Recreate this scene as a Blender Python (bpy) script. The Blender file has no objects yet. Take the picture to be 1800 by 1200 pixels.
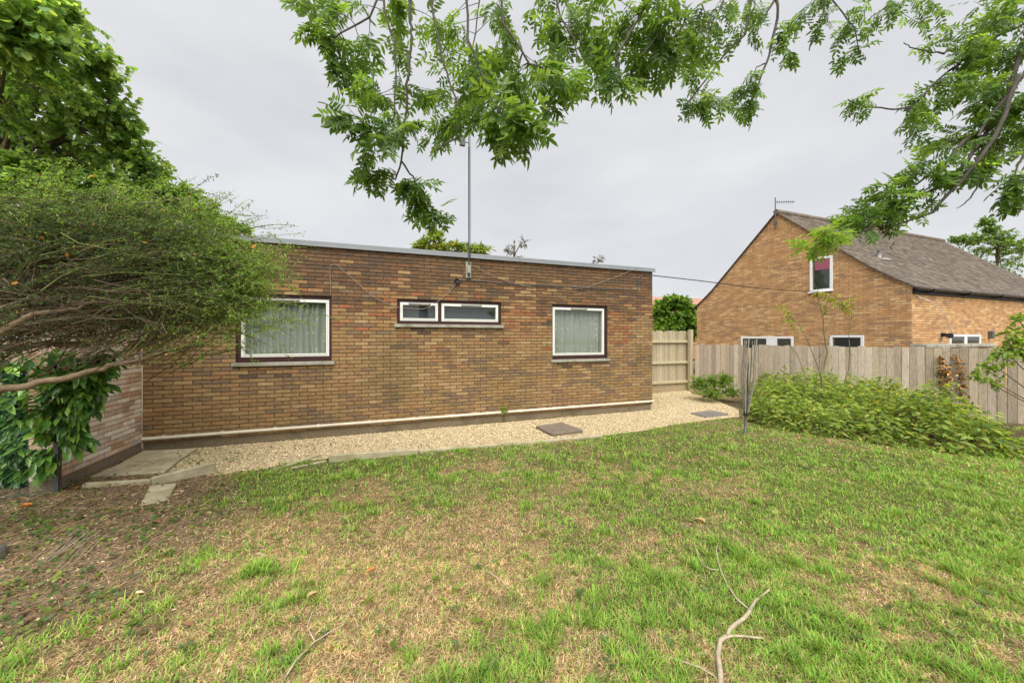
import bpy, bmesh, math, random
import numpy as np
from mathutils import Vector, Matrix
random.seed(11)
RNG = np.random.default_rng(11)
SC = bpy.context.scene
COL = SC.collection

# ------------------------------------------------------------------ camera, sky, sun, exposure
F, CX, HY, CZ = 630.0, 900.0, 593.0, 1.6          # focal length in photo pixels, principal column, horizon row, eye height
cam_d = bpy.data.cameras.new('camera')
cam = bpy.data.objects.new('camera', cam_d); COL.objects.link(cam)
cam.location = (0, 0, CZ); cam.rotation_euler = (math.radians(90), 0, 0)
cam_d.sensor_width = 36.0; cam_d.lens = 36.0 * F / 1800.0
cam_d.shift_y = -(600.0 - HY) / 1800.0
cam_d.clip_start = 0.05; cam_d.clip_end = 1500.0
SC.camera = cam

SUN = Vector((0.02, -0.6, 0.85)).normalized()
world = bpy.data.worlds.new('World'); SC.world = world; world.use_nodes = True
wn, wl = world.node_tree.nodes, world.node_tree.links
wn.clear()
sky = wn.new('ShaderNodeTexSky'); sky.sky_type = 'NISHITA'; sky.sun_disc = False
sky.sun_elevation = math.asin(SUN.z); sky.sun_rotation = math.atan2(SUN.x, SUN.y)
sky.air_density = 1.0; sky.dust_density = 2.0
tcw = wn.new('ShaderNodeTexCoord')
cn = wn.new('ShaderNodeTexNoise'); cn.inputs['Scale'].default_value = 2.8; cn.inputs['Detail'].default_value = 5.0
cmap = wn.new('ShaderNodeMapping'); cmap.inputs['Scale'].default_value = (1, 1, 2.6)
wl.new(tcw.outputs['Generated'], cmap.inputs['Vector']); wl.new(cmap.outputs['Vector'], cn.inputs['Vector'])
cr = wn.new('ShaderNodeValToRGB')
cr.color_ramp.elements[0].position = 0.3; cr.color_ramp.elements[0].color = (1.74, 1.76, 1.82, 1)
cr.color_ramp.elements[1].position = 0.72; cr.color_ramp.elements[1].color = (2.08, 2.09, 2.12, 1)
wl.new(cn.outputs['Fac'], cr.inputs['Fac'])
wm = wn.new('ShaderNodeMixRGB'); wm.inputs['Fac'].default_value = 0.97       # thick cloud over the blue
wl.new(sky.outputs['Color'], wm.inputs['Color1']); wl.new(cr.outputs['Color'], wm.inputs['Color2'])
bg = wn.new('ShaderNodeBackground'); bg.inputs['Strength'].default_value = 0.1
wl.new(wm.outputs['Color'], bg.inputs['Color'])
wo = wn.new('ShaderNodeOutputWorld'); wl.new(bg.outputs['Background'], wo.inputs['Surface'])

sun_d = bpy.data.lights.new('sun', 'SUN'); sun_d.energy = 1.5; sun_d.angle = math.radians(65); sun_d.color = (1.0, 0.95, 0.87)
sun = bpy.data.objects.new('sun', sun_d); COL.objects.link(sun)
sun.rotation_euler = SUN.to_track_quat('Z', 'Y').to_euler(); sun.location = (4, -6, 12)
vs = SC.view_settings
SC.display_settings.display_device = 'sRGB'
vs.view_transform = 'Standard'; vs.look = 'None'; vs.exposure = 1.98; vs.gamma = 1.0; vs.use_curve_mapping = False
SC.render.engine = 'CYCLES'
SC.cycles.use_denoising = True
SC.cycles.max_bounces = 8; SC.cycles.transparent_max_bounces = 12

# ------------------------------------------------------------------ helpers
def at(px, py, Y):
    return Vector(((px - CX) / F * Y, Y, CZ - (py - HY) / F * Y))
def gnd(px, py, z=0.0):
    Y = F * (CZ - z) / (py - HY)
    return Vector(((px - CX) / F * Y, Y, z))
def link(o, parent=None):
    COL.objects.link(o)
    if parent is not None: o.parent = parent
    return o
def tag(o, label=None, cat=None, group=None, kind=None):
    if label: o['label'] = label
    if cat: o['category'] = cat
    if group: o['group'] = group
    if kind: o['kind'] = kind
    return o
def thing(name, label, cat, loc=(0, 0, 0), rz=0.0, group=None):
    o = bpy.data.objects.new(name, None); o.empty_display_size = 0.1
    COL.objects.link(o); o.location = loc; o.rotation_euler = (0, 0, rz)
    return tag(o, label, cat, group)

class MB:
    def __init__(s): s.v = []; s.f = []; s.c = []
    def add(s, vs_, fs_, col=None):
        b = len(s.v); s.v.extend([tuple(p) for p in vs_]); s.f.extend([tuple(i + b for i in f) for f in fs_])
        s.c.extend([col if col is not None else (1, 1, 1)] * len(vs_))
    def box(s, x0, x1, y0, y1, z0, z1, col=None, M=None):
        p = [Vector(q) for q in ((x0,y0,z0),(x1,y0,z0),(x1,y1,z0),(x0,y1,z0),(x0,y0,z1),(x1,y0,z1),(x1,y1,z1),(x0,y1,z1))]
        if M is not None: p = [M @ q for q in p]
        s.add(p, [(0,3,2,1),(4,5,6,7),(0,1,5,4),(1,2,6,5),(2,3,7,6),(3,0,4,7)], col)
    def cbox(s, x0, x1, y0, y1, z0, z1, b=0.004, col=None, M=None):
        """a box with chamfered edges"""
        bm = bmesh.new(); bmesh.ops.create_cube(bm, size=1.0)
        for v in bm.verts:
            v.co = Vector(((x0+x1)/2 + v.co.x*(x1-x0), (y0+y1)/2 + v.co.y*(y1-y0), (z0+z1)/2 + v.co.z*(z1-z0)))
        bmesh.ops.bevel(bm, geom=list(bm.edges), offset=b, segments=1, affect='EDGES')
        if M is not None: bm.transform(M)
        bm.verts.index_update()
        s.add([v.co.copy() for v in bm.verts], [tuple(v.index for v in f.verts) for f in bm.faces], col); bm.free()
    def tube(s, pts, r, n=6, col=None, cap=True):
        pts = [Vector(p) for p in pts]; m = len(pts)
        rr = r if hasattr(r, '__len__') else [r] * m
        b = len(s.v); ref = None
        for i, p in enumerate(pts):
            t = (pts[min(i+1, m-1)] - pts[max(i-1, 0)])
            t = t.normalized() if t.length > 1e-9 else Vector((0, 0, 1))
            if ref is None: ref = Vector((0, 0, 1)) if abs(t.z) < .9 else Vector((1, 0, 0))
            u = t.cross(ref)
            if u.length < 1e-6: u = t.orthogonal()
            u.normalize(); w = u.cross(t)
            for k in range(n):
                a = 2 * math.pi * k / n
                s.v.append(tuple(p + (u * math.cos(a) + w * math.sin(a)) * rr[i])); s.c.append(col if col is not None else (1, 1, 1))
        for i in range(m - 1):
            for k in range(n):
                k2 = (k + 1) % n
                s.f.append((b+i*n+k, b+i*n+k2, b+(i+1)*n+k2, b+(i+1)*n+k))
        if cap and n > 2:
            s.f.append(tuple(b + k for k in range(n))); s.f.append(tuple(b + (m-1)*n + n-1-k for k in range(n)))
    def prism(s, poly, z0, z1, col=None):
        n = len(poly); b = [(p[0], p[1], z0) for p in poly] + [(p[0], p[1], z1) for p in poly]
        s.add(b, [tuple(range(n-1, -1, -1)), tuple(range(n, 2*n))] + [(i, (i+1) % n, n+(i+1) % n, n+i) for i in range(n)], col)
    def mesh(s, name, m, smooth=False):
        me = bpy.data.meshes.new(name); me.from_pydata(s.v, [], s.f)
        at_ = me.attributes.new('Col', 'FLOAT_COLOR', 'POINT')
        a = np.ones((len(s.v), 4), np.float32)
        if len(s.v): a[:, :3] = np.array(s.c, np.float32)
        at_.data.foreach_set('color', a.ravel())
        if smooth: me.polygons.foreach_set('use_smooth', [True] * len(me.polygons))
        if m is not None: me.materials.append(m)
        me.update(); return me
    def build(s, name, m, parent=None, smooth=False, kind=None):
        o = link(bpy.data.objects.new(name, s.mesh(name, m, smooth)), parent)
        if kind: o['kind'] = kind
        return o

def np_mesh(name, V, Fs, C, m, smooth=False):
    """V (n,3); Fs list of index arrays (k,3|4); C (n,3)"""
    me = bpy.data.meshes.new(name); V = np.ascontiguousarray(V, np.float32)
    me.vertices.add(len(V)); me.vertices.foreach_set('co', V.ravel())
    sizes = np.concatenate([np.full(len(f), f.shape[1], np.int32) for f in Fs])
    idx = np.concatenate([f.ravel() for f in Fs]).astype(np.int32)
    starts = np.concatenate([[0], np.cumsum(sizes)[:-1]]).astype(np.int32)
    me.loops.add(len(idx)); me.loops.foreach_set('vertex_index', idx)
    me.polygons.add(len(sizes)); me.polygons.foreach_set('loop_start', starts)
    try: me.polygons.foreach_set('loop_total', sizes)
    except Exception: pass
    a = np.ones((len(V), 4), np.float32); a[:, :3] = C
    me.attributes.new('Col', 'FLOAT_COLOR', 'POINT').data.foreach_set('color', a.ravel())
    if m is not None: me.materials.append(m)
    me.update(calc_edges=True); me.validate()
    if smooth: me.polygons.foreach_set('use_smooth', [True] * len(me.polygons))
    return me

def basis(D, N):
    """orthonormal frames: x along D, z near N"""
    D = D / (np.linalg.norm(D, axis=1, keepdims=True) + 1e-9)
    Yv = np.cross(N, D); Yv /= (np.linalg.norm(Yv, axis=1, keepdims=True) + 1e-9)
    Z = np.cross(D, Yv)
    return np.stack([D, Yv, Z], axis=2)

def scatter(T, P, B, S, C):
    """template T=(verts, faces-by-size dict, tint per vert) at P with frames B, scale S, colour C -> V, Fs, C"""
    tv, tf, tc = T; n, k = len(P), len(tv)
    V = np.einsum('nij,kj->nki', B, tv) * S[:, None, None] + P[:, None, :]
    Cc = (C[:, None, :] * tc[None, :, None]).reshape(-1, 3)
    off = (np.arange(n) * k)[:, None, None]
    Fs = [(f[None] + off).reshape(-1, f.shape[1]) for f in tf]
    return V.reshape(-1, 3), Fs, Cc

def merge(parts):
    Vs, Fl, Cs, b = [], {}, [], 0
    for V, Fs, C in parts:
        Vs.append(V); Cs.append(C)
        for f in Fs: Fl.setdefault(f.shape[1], []).append(f + b)
        b += len(V)
    return np.concatenate(Vs), [np.concatenate(x) for x in Fl.values()], np.concatenate(Cs)

# leaf templates, unit length along +x
def leaf_t(w, fold=0.08, droop=0.12, bulge=0.4):
    v = np.array([(0,0,0),(bulge*.55,w*.42,fold*.6),(bulge+.22,w*.46,fold*.5-droop*.3),(1,0,-droop),(bulge+.22,-w*.46,fold*.5-droop*.3),(bulge*.55,-w*.42,fold*.6)], float)
    f = [np.array([(0,3,2,1),(0,5,4,3)])]
    return v, f, np.array([.9, 1, 1, 1.05, .92, .92])
def leaflet_t(w=.34):
    v = np.array([(0,0,0),(.3,w*.45,.05),(.68,w*.38,.02),(1,0,-.08),(.68,-w*.38,.02),(.3,-w*.45,.05)], float)
    return v, [np.array([(0,3,2,1),(0,5,4,3)])], np.array([.9, 1, 1, 1.05, .93, .93])
def ash_leaf(npair=4, seed=0):
    """pinnate leaf: rachis and pairs of leaflets, unit length = rachis + terminal leaflet"""
    r = np.random.default_rng(seed); lt = leaflet_t(.37)
    P, D, N, S = [], [], [], []
    for i in range(npair):
        x = .16 + .5 * i / max(npair - 1, 1); z = -.12 * x * x
        for sgn in (-1, 1):
            P.append((x, 0, z)); a = math.radians(r.uniform(48, 66))
            D.append((math.cos(a), sgn * math.sin(a), r.uniform(-.3, -.02))); N.append((r.uniform(-.2, .2), r.uniform(-.25, .25), 1)); S.append(r.uniform(.27, .35))
    P.append((.68, 0, -.06)); D.append((1, r.uniform(-.15, .15), -.2)); N.append((0, 0, 1)); S.append(.34)
    P, D, N, S = map(np.array, (P, D, N, S))
    V, Fs, C = scatter(lt, P, basis(D, N.astype(float)), S, np.ones((len(P), 3)))
    rv = np.array([(0,.006,0),(0,-.006,0),(.7,-.004,-.06),(.7,.004,-.06)]); rf = [np.array([(0,1,2,3)])]
    V, Fs, C = merge([(V, Fs, C), (rv, rf, np.full((4, 3), .8))])
    return V, Fs, C[:, 0]

# ------------------------------------------------------------------ procedural materials
def nt(m): return m.node_tree.nodes, m.node_tree.links
def mat(name, base=(.5,.5,.5), rough=.8, attr=False, var=0.25, vscale=6.0, bump=0.0, bscale=40.0, spec=.3, metal=0.0,
        stain=None, stretch=(1,1,1), fine=0.0, fscale=150.0):
    m = bpy.data.materials.new(name); m.use_nodes = True; n, l = nt(m); n.clear()
    out = n.new('ShaderNodeOutputMaterial'); p = n.new('ShaderNodeBsdfPrincipled')
    p.inputs['Roughness'].default_value = rough; p.inputs['Specular IOR Level'].default_value = spec; p.inputs['Metallic'].default_value = metal
    geo = n.new('ShaderNodeNewGeometry'); mp = n.new('ShaderNodeMapping'); mp.inputs['Scale'].default_value = stretch
    l.new(geo.outputs['Position'], mp.inputs['Vector'])
    if attr:
        c = n.new('ShaderNodeAttribute'); c.attribute_name = 'Col'; col = c.outputs['Color']
    else:
        c = n.new('ShaderNodeRGB'); c.outputs[0].default_value = (*base, 1); col = c.outputs[0]
    def mul(col, scale, amt, det=6.0):
        t = n.new('ShaderNodeTexNoise'); t.inputs['Scale'].default_value = scale; t.inputs['Detail'].default_value = det; t.inputs['Roughness'].default_value = .62
        l.new(mp.outputs['Vector'], t.inputs['Vector'])
        r = n.new('ShaderNodeMapRange'); r.inputs['From Min'].default_value = .28; r.inputs['From Max'].default_value = .72
        r.inputs['To Min'].default_value = 1 - amt; r.inputs['To Max'].default_value = 1 + amt
        l.new(t.outputs['Fac'], r.inputs['Value'])
        x = n.new('ShaderNodeMixRGB'); x.blend_type = 'MULTIPLY'; x.inputs['Fac'].default_value = 1
        l.new(col, x.inputs['Color1']); l.new(r.outputs['Result'], x.inputs['Color2']); return x.outputs['Color'], t
    col, t = mul(col, vscale, var)
    if fine: col, _ = mul(col, fscale, fine, 3.0)
    for st in (stain or []):                       # (colour, scale, threshold, softness, amount)
        t2 = n.new('ShaderNodeTexNoise'); t2.inputs['Scale'].default_value = st[1]; t2.inputs['Detail'].default_value = 7
        l.new(mp.outputs['Vector'], t2.inputs['Vector'])
        r2 = n.new('ShaderNodeMapRange'); r2.inputs['From Min'].default_value = st[2]; r2.inputs['From Max'].default_value = st[2] + st[3]; r2.inputs['To Max'].default_value = st[4]
        l.new(t2.outputs['Fac'], r2.inputs['Value'])
        x = n.new('ShaderNodeMixRGB'); l.new(r2.outputs['Result'], x.inputs['Fac']); l.new(col, x.inputs['Color1']); x.inputs['Color2'].default_value = (*st[0], 1); col = x.outputs['Color']
    l.new(col, p.inputs['Base Color'])
    if bump:
        b = n.new('ShaderNodeTexNoise'); b.inputs['Scale'].default_value = bscale; b.inputs['Detail'].default_value = 5
        l.new(mp.outputs['Vector'], b.inputs['Vector'])
        bn = n.new('ShaderNodeBump'); bn.inputs['Strength'].default_value = bump; bn.inputs['Distance'].default_value = .01
        l.new(b.outputs['Fac'], bn.inputs['Height']); l.new(bn.outputs['Normal'], p.inputs['Normal'])
    l.new(p.outputs['BSDF'], out.inputs['Surface']); return m

def leaf_mat(name, trans=.35, rough=.5, spec=.35):
    m = bpy.data.materials.new(name); m.use_nodes = True; n, l = nt(m); n.clear()
    out = n.new('ShaderNodeOutputMaterial'); p = n.new('ShaderNodeBsdfPrincipled')
    p.inputs['Roughness'].default_value = rough; p.inputs['Specular IOR Level'].default_value = spec
    c = n.new('ShaderNodeAttribute'); c.attribute_name = 'Col'
    geo = n.new('ShaderNodeNewGeometry'); t = n.new('ShaderNodeTexNoise'); t.inputs['Scale'].default_value = 9; t.inputs['Detail'].default_value = 4
    l.new(geo.outputs['Position'], t.inputs['Vector'])
    r = n.new('ShaderNodeMapRange'); r.inputs['From Min'].default_value = .3; r.inputs['From Max'].default_value = .7; r.inputs['To Min'].default_value = .75; r.inputs['To Max'].default_value = 1.25
    l.new(t.outputs['Fac'], r.inputs['Value'])
    x = n.new('ShaderNodeMixRGB'); x.blend_type = 'MULTIPLY'; x.inputs['Fac'].default_value = 1
    l.new(c.outputs['Color'], x.inputs['Color1']); l.new(r.outputs['Result'], x.inputs['Color2']); l.new(x.outputs['Color'], p.inputs['Base Color'])
    g = n.new('ShaderNodeMixRGB'); g.blend_type = 'MULTIPLY'; g.inputs['Fac'].default_value = 1; g.inputs['Color2'].default_value = (1.9, 1.7, .75, 1)
    l.new(x.outputs['Color'], g.inputs['Color1'])
    tr = n.new('ShaderNodeBsdfTranslucent'); l.new(g.outputs['Color'], tr.inputs['Color'])
    mx = n.new('ShaderNodeMixShader'); mx.inputs['Fac'].default_value = trans
    l.new(p.outputs['BSDF'], mx.inputs[1]); l.new(tr.outputs['BSDF'], mx.inputs[2]); l.new(mx.outputs['Shader'], out.inputs['Surface']); return m

def glass_mat(name, tint=(.9,.93,.92), dark=0.0):
    m = bpy.data.materials.new(name); m.use_nodes = True; n, l = nt(m); n.clear()
    out = n.new('ShaderNodeOutputMaterial'); g = n.new('ShaderNodeBsdfGlossy'); g.inputs['Roughness'].default_value = .02
    if dark: t = n.new('ShaderNodeBsdfDiffuse'); t.inputs['Color'].default_value = (*tint, 1)
    else: t = n.new('ShaderNodeBsdfTransparent'); t.inputs['Color'].default_value = (*tint, 1)
    lw = n.new('ShaderNodeLayerWeight'); lw.inputs['Blend'].default_value = .5
    pw = n.new('ShaderNodeMath'); pw.operation = 'POWER'; pw.inputs[1].default_value = 4.0; l.new(lw.outputs['Facing'], pw.inputs[0])
    fr = n.new('ShaderNodeMath'); fr.operation = 'MULTIPLY_ADD'; fr.inputs[1].default_value = .75; fr.inputs[2].default_value = .06 if not dark else .09; l.new(pw.outputs[0], fr.inputs[0])
    mx = n.new('ShaderNodeMixShader'); l.new(fr.outputs[0], mx.inputs['Fac']); l.new(t.outputs[0], mx.inputs[1]); l.new(g.outputs[0], mx.inputs[2])
    l.new(mx.outputs[0], out.inputs['Surface']); return m

M = {}
M['brick'] = mat('weathered brick', attr=True, rough=.9, var=.22, vscale=14, bump=.5, bscale=90, fine=.16, fscale=260, spec=.15,
                 stain=[((.05,.045,.035), 1.6, .54, .2, .45), ((.17,.14,.06), .9, .52, .15, .35), ((.07,.055,.04), 30, .58, .12, .4), ((.36,.28,.17), 22, .62, .1, .3)])
M['pale_brick'] = mat('lime bloomed brick', attr=True, rough=.92, var=.2, vscale=12, bump=.5, bscale=90, fine=.15, fscale=240, spec=.15,
                 stain=[((.75,.68,.6), 2.4, .46, .18, .6)])
M['far_brick'] = mat('orange brick', attr=True, rough=.9, var=.2, vscale=5, bump=.3, bscale=60, fine=.14, fscale=160, spec=.15)
M['mortar'] = mat('recessed mortar', (.1,.078,.05), .95, var=.3, vscale=20, bump=.4)
M['pale_mortar'] = mat('pale mortar', (.2,.16,.12), .95, var=.3, vscale=20, bump=.4)
M['far_mortar'] = mat('brown mortar', (.22,.15,.09), .95, var=.3, vscale=12)
M['pebble'] = mat('pebbledash plinth', (.26,.21,.14), .95, var=.45, vscale=70, bump=1.0, bscale=110, fine=.3, stain=[((.09,.085,.05), 2.0, .5, .2, .6)])
M['concrete'] = mat('mossy concrete', (.42,.37,.25), .92, var=.25, vscale=8, bump=.35, bscale=60, fine=.15, stain=[((.22,.21,.09), 3.0, .5, .18, .6)])
M['sill'] = mat('grey concrete sill', (.33,.32,.27), .9, var=.25, vscale=9, bump=.3, fine=.15, stain=[((.14,.14,.08), 4.0, .52, .15, .6)])
M['slab_brown'] = mat('brown cover slab', (.185,.15,.115), .85, var=.25, vscale=10, bump=.3, fine=.12)
M['slab_grey'] = mat('dull grey cover', (.17,.155,.14), .85, var=.25, vscale=10, bump=.3, fine=.12)
M['metal_trim'] = mat('grey metal edge trim', (.22,.24,.265), .5, var=.12, vscale=3, spec=.5)
M['roof_felt'] = mat('grey roofing felt', (.16,.16,.16), .9, var=.2)
M['maroon'] = mat('maroon painted timber', (.045,.016,.018), .45, var=.25, vscale=12, spec=.4)
M['upvc'] = mat('white plastic frame', (.74,.76,.72), .35, var=.05, vscale=5, spec=.5)
M['upvc_far'] = mat('clean white plastic frame', (.8,.82,.84), .35, var=.03, spec=.5)
M['pvc_pipe'] = mat('off white plastic pipe', (.66,.61,.5), .45, var=.12, vscale=6, spec=.4)
M['black'] = mat('black plastic', (.02,.02,.022), .5, var=.1)
M['dark_metal'] = mat('dark weathered metal', (.09,.095,.1), .5, var=.25, vscale=20, spec=.5)
M['galv'] = mat('grey galvanised pipe', (.3,.31,.33), .5, var=.2, vscale=15, spec=.5)
M['cable_grey'] = mat('grey cable sheath', (.28,.24,.2), .6, var=.15)
M['cable_white'] = mat('white cable sheath', (.7,.66,.6), .6, var=.1)
M['glass'] = glass_mat('window glass')
M['dark_glass'] = glass_mat('dark reflective glass', (.03,.036,.038), 1)
M['room'] = mat('dark room', (.05,.05,.05), .9)
M['wood_grey'] = mat('silvered fence timber', attr=True, rough=.9, var=.3, vscale=14, stretch=(6,6,.7), bump=.7, bscale=26, fine=.35, fscale=60,
                     stain=[((.16,.17,.1), 1.2, .55, .2, .5)])
M['wood_new'] = mat('pale fence timber', attr=True, rough=.85, var=.22, vscale=12, stretch=(6,6,.8), bump=.4, bscale=30, fine=.15, fscale=70)
M['tile'] = mat('grey brown roof tile', attr=True, rough=.92, var=.25, vscale=5, bump=.4, bscale=50, fine=.15, stain=[((.1,.085,.065), .9, .52, .2, .3), ((.3,.26,.2), 1.7, .58, .15, .25)])
M['bark'] = mat('grey brown bark', (.13,.1,.07), .95, var=.4, vscale=18, stretch=(1,1,.4), bump=.8, bscale=40)
M['twig'] = mat('brown twig bark', attr=True, rough=.9, var=.3, vscale=25)
M['dead_wood'] = mat('bleached dead wood', (.42,.35,.25), .9, var=.3, vscale=20, bump=.5, bscale=60)
M['leaf'] = leaf_mat('soft leaf', .54, .45, .35)
M['leaf_gloss'] = leaf_mat('glossy leaf', .15, .28, .5)
M['leaf_dead'] = leaf_mat('dead leaf', .12, .8, .1)
M['grass'] = leaf_mat('grass blade', .3, .6, .2)
M['stone'] = mat('gravel stone', attr=True, rough=.85, var=.15, vscale=60, spec=.25)
M['rock'] = mat('grey boulder', (.2,.19,.17), .9, var=.4, vscale=9, bump=.8, bscale=20, stain=[((.1,.11,.05), 4, .5, .2, .6)])
M['wire'] = mat('teal plastic coated wire', (.03,.1,.1), .5, var=.15)

# ground material: colour comes from the map of soil and thatch stored on the sheet, with crumbs and fibres as relief
def ground_mat():
    m = bpy.data.materials.new('soil and thatch'); m.use_nodes = True; n, l = nt(m); n.clear()
    out = n.new('ShaderNodeOutputMaterial'); p = n.new('ShaderNodeBsdfPrincipled'); p.inputs['Roughness'].default_value = .95; p.inputs['Specular IOR Level'].default_value = .1
    c = n.new('ShaderNodeAttribute'); c.attribute_name = 'Col'
    geo = n.new('ShaderNodeNewGeometry'); col = c.outputs['Color']
    for sc_, lo, hi in ((14, .65, 1.3), (70, .55, 1.45), (240, .6, 1.4)):
        t = n.new('ShaderNodeTexNoise'); t.inputs['Scale'].default_value = sc_; t.inputs['Detail'].default_value = 5; l.new(geo.outputs['Position'], t.inputs['Vector'])
        r = n.new('ShaderNodeMapRange'); r.inputs['From Min'].default_value = .3; r.inputs['From Max'].default_value = .7; r.inputs['To Min'].default_value = lo; r.inputs['To Max'].default_value = hi
        l.new(t.outputs['Fac'], r.inputs['Value'])
        x = n.new('ShaderNodeMixRGB'); x.blend_type = 'MULTIPLY'; x.inputs['Fac'].default_value = 1; l.new(col, x.inputs['Color1']); l.new(r.outputs['Result'], x.inputs['Color2']); col = x.outputs['Color']
    l.new(col, p.inputs['Base Color'])
    bn = n.new('ShaderNodeBump'); bn.inputs['Strength'].default_value = .9; bn.inputs['Distance'].default_value = .012; l.new(t.outputs['Fac'], bn.inputs['Height']); l.new(bn.outputs['Normal'], p.inputs['Normal'])
    l.new(p.outputs['BSDF'], out.inputs['Surface']); return m
M['ground'] = ground_mat()
def gravel_mat():
    m = bpy.data.materials.new('buff gravel bed'); m.use_nodes = True; n, l = nt(m); n.clear()
    out = n.new('ShaderNodeOutputMaterial'); p = n.new('ShaderNodeBsdfPrincipled'); p.inputs['Roughness'].default_value = .9; p.inputs['Specular IOR Level'].default_value = .15
    geo = n.new('ShaderNodeNewGeometry'); v = n.new('ShaderNodeTexVoronoi'); v.inputs['Scale'].default_value = 55; l.new(geo.outputs['Position'], v.inputs['Vector'])
    sep = n.new('ShaderNodeSeparateColor'); l.new(v.outputs['Color'], sep.inputs['Color'])
    r = n.new('ShaderNodeValToRGB'); e = r.color_ramp.elements; e[0].color = (.33,.235,.115,1); e[1].color = (.78,.66,.43,1); e.new(.45).color = (.57,.45,.265,1)
    l.new(sep.outputs['Red'], r.inputs['Fac'])
    dr = n.new('ShaderNodeMapRange'); dr.inputs['From Min'].default_value = .0; dr.inputs['From Max'].default_value = .75; dr.inputs['To Min'].default_value = 1.05; dr.inputs['To Max'].default_value = .6
    l.new(v.outputs['Distance'], dr.inputs['Value'])
    x = n.new('ShaderNodeMixRGB'); x.blend_type = 'MULTIPLY'; x.inputs['Fac'].default_value = 1; l.new(r.outputs['Color'], x.inputs['Color1']); l.new(dr.outputs['Result'], x.inputs['Color2'])
    l.new(x.outputs['Color'], p.inputs['Base Color'])
    bn = n.new('ShaderNodeBump'); bn.invert = True; bn.inputs['Strength'].default_value = .8; bn.inputs['Distance'].default_value = .01; l.new(v.outputs['Distance'], bn.inputs['Height']); l.new(bn.outputs['Normal'], p.inputs['Normal'])
    l.new(p.outputs['BSDF'], out.inputs['Surface']); return m
M['gravel'] = gravel_mat()
def curtain_mat():
    """sage net curtain with small woven dots"""
    m = bpy.data.materials.new('net curtain'); m.use_nodes = True; n, l = nt(m); n.clear()
    out = n.new('ShaderNodeOutputMaterial'); p = n.new('ShaderNodeBsdfPrincipled'); p.inputs['Roughness'].default_value = .95
    tc = n.new('ShaderNodeTexCoord'); mp = n.new('ShaderNodeMapping'); mp.inputs['Scale'].default_value = (8.5, 0, 8.5); l.new(tc.outputs['Object'], mp.inputs['Vector'])
    v = n.new('ShaderNodeTexVoronoi'); v.inputs['Scale'].default_value = 1.0; v.inputs['Randomness'].default_value = .2; l.new(mp.outputs['Vector'], v.inputs['Vector'])
    r = n.new('ShaderNodeMapRange'); r.inputs['From Min'].default_value = .09; r.inputs['From Max'].default_value = .13; r.inputs['To Min'].default_value = 1; r.inputs['To Max'].default_value = 0
    l.new(v.outputs['Distance'], r.inputs['Value'])
    x = n.new('ShaderNodeMixRGB'); x.inputs['Color1'].default_value = (.42,.43,.39,1); x.inputs['Color2'].default_value = (.75,.76,.7,1); l.new(r.outputs['Result'], x.inputs['Fac']); l.new(x.outputs['Color'], p.inputs['Base Color'])
    l.new(p.outputs['BSDF'], out.inputs['Surface']); return m
M['curtain'] = curtain_mat()
M['blind_grey'] = mat('charcoal blind', (.1,.11,.125), .8, var=.1)
M['blind_pink'] = mat('dull pink blind', (.33,.1,.15), .8, var=.1)

# ------------------------------------------------------------------ value noise for maps
def vnoise(x, y, scale, seed):
    r = np.random.default_rng(seed); G = r.random((64, 64))
    u = (np.asarray(x) * scale) % 64; v = (np.asarray(y) * scale) % 64
    i, j = u.astype(int), v.astype(int); a, b = u - i, v - j; a = a*a*(3-2*a); b = b*b*(3-2*b)
    i2, j2 = (i+1) % 64, (j+1) % 64
    return (G[i,j]*(1-a)+G[i2,j]*a)*(1-b) + (G[i,j2]*(1-a)+G[i2,j2]*a)*b
def fbm(x, y, scale, seed): return (vnoise(x,y,scale,seed)*.5 + vnoise(x,y,scale*2.1,seed+1)*.3 + vnoise(x,y,scale*4.3,seed+2)*.2)
def inpoly(x, y, poly):
    x = np.asarray(x); y = np.asarray(y); c = np.zeros(x.shape, bool); n = len(poly)
    for i in range(n):
        x0, y0 = poly[i][:2]; x1, y1 = poly[(i+1) % n][:2]
        if y0 == y1: continue
        c ^= ((y0 > y) != (y1 > y)) & (x < (x1-x0)*(y-y0)/(y1-y0)+x0)
    return c

# ------------------------------------------------------------------ frames of the two buildings
WD = Vector((.9415, .337, 0)).normalized(); WO = Vector((.337, -.9415, 0)).normalized()
RC = Vector((3.113, 7.94, 0)); WLEN = 8.768
LC = RC - WD * WLEN
WA = math.atan2(WD.y, WD.x)
def wall(px, py):
    """photo pixel -> (x along the front wall from its left end, z)"""
    u = (px - CX) / F
    s = (RC.x - RC.y * u) / (WD.x - WD.y * u); Y = RC.y - WD.y * s
    return WLEN - s, CZ - (py - HY) / F * Y

# ------------------------------------------------------------------ ground sheet, gravel, lawn
GP = [LC + WO*.02, RC + WO*.02, RC - WO*1.97, Vector((5.30, 10.82, 0)), gnd(1218, 692), gnd(1262, 705), gnd(1298, 720), gnd(1300, 733),
      gnd(1268, 736), gnd(1205, 744), gnd(1135, 757), gnd(1062, 766), gnd(1000, 772), gnd(860, 783), gnd(720, 795), gnd(580, 806), gnd(520, 812), gnd(470, 824),
      gnd(420, 831), gnd(375, 836), gnd(330, 836), gnd(282, 831)]
GPOLY = [(p.x, p.y) for p in GP]
def soil_mask(x, y):
    """1 in the bare leaf-strewn bed on the left, 0 on the lawn"""
    b = np.interp(y, [1.0, 1.6, 2.0, 3.0, 4.1, 5.5], [-2.4, -2.35, -2.15, -2.6, -3.05, -3.6])
    d = b - x + (fbm(x, y, 1.6, 5) - .5) * 1.1
    return np.clip(d / .8 + .5, 0, 1)
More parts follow.
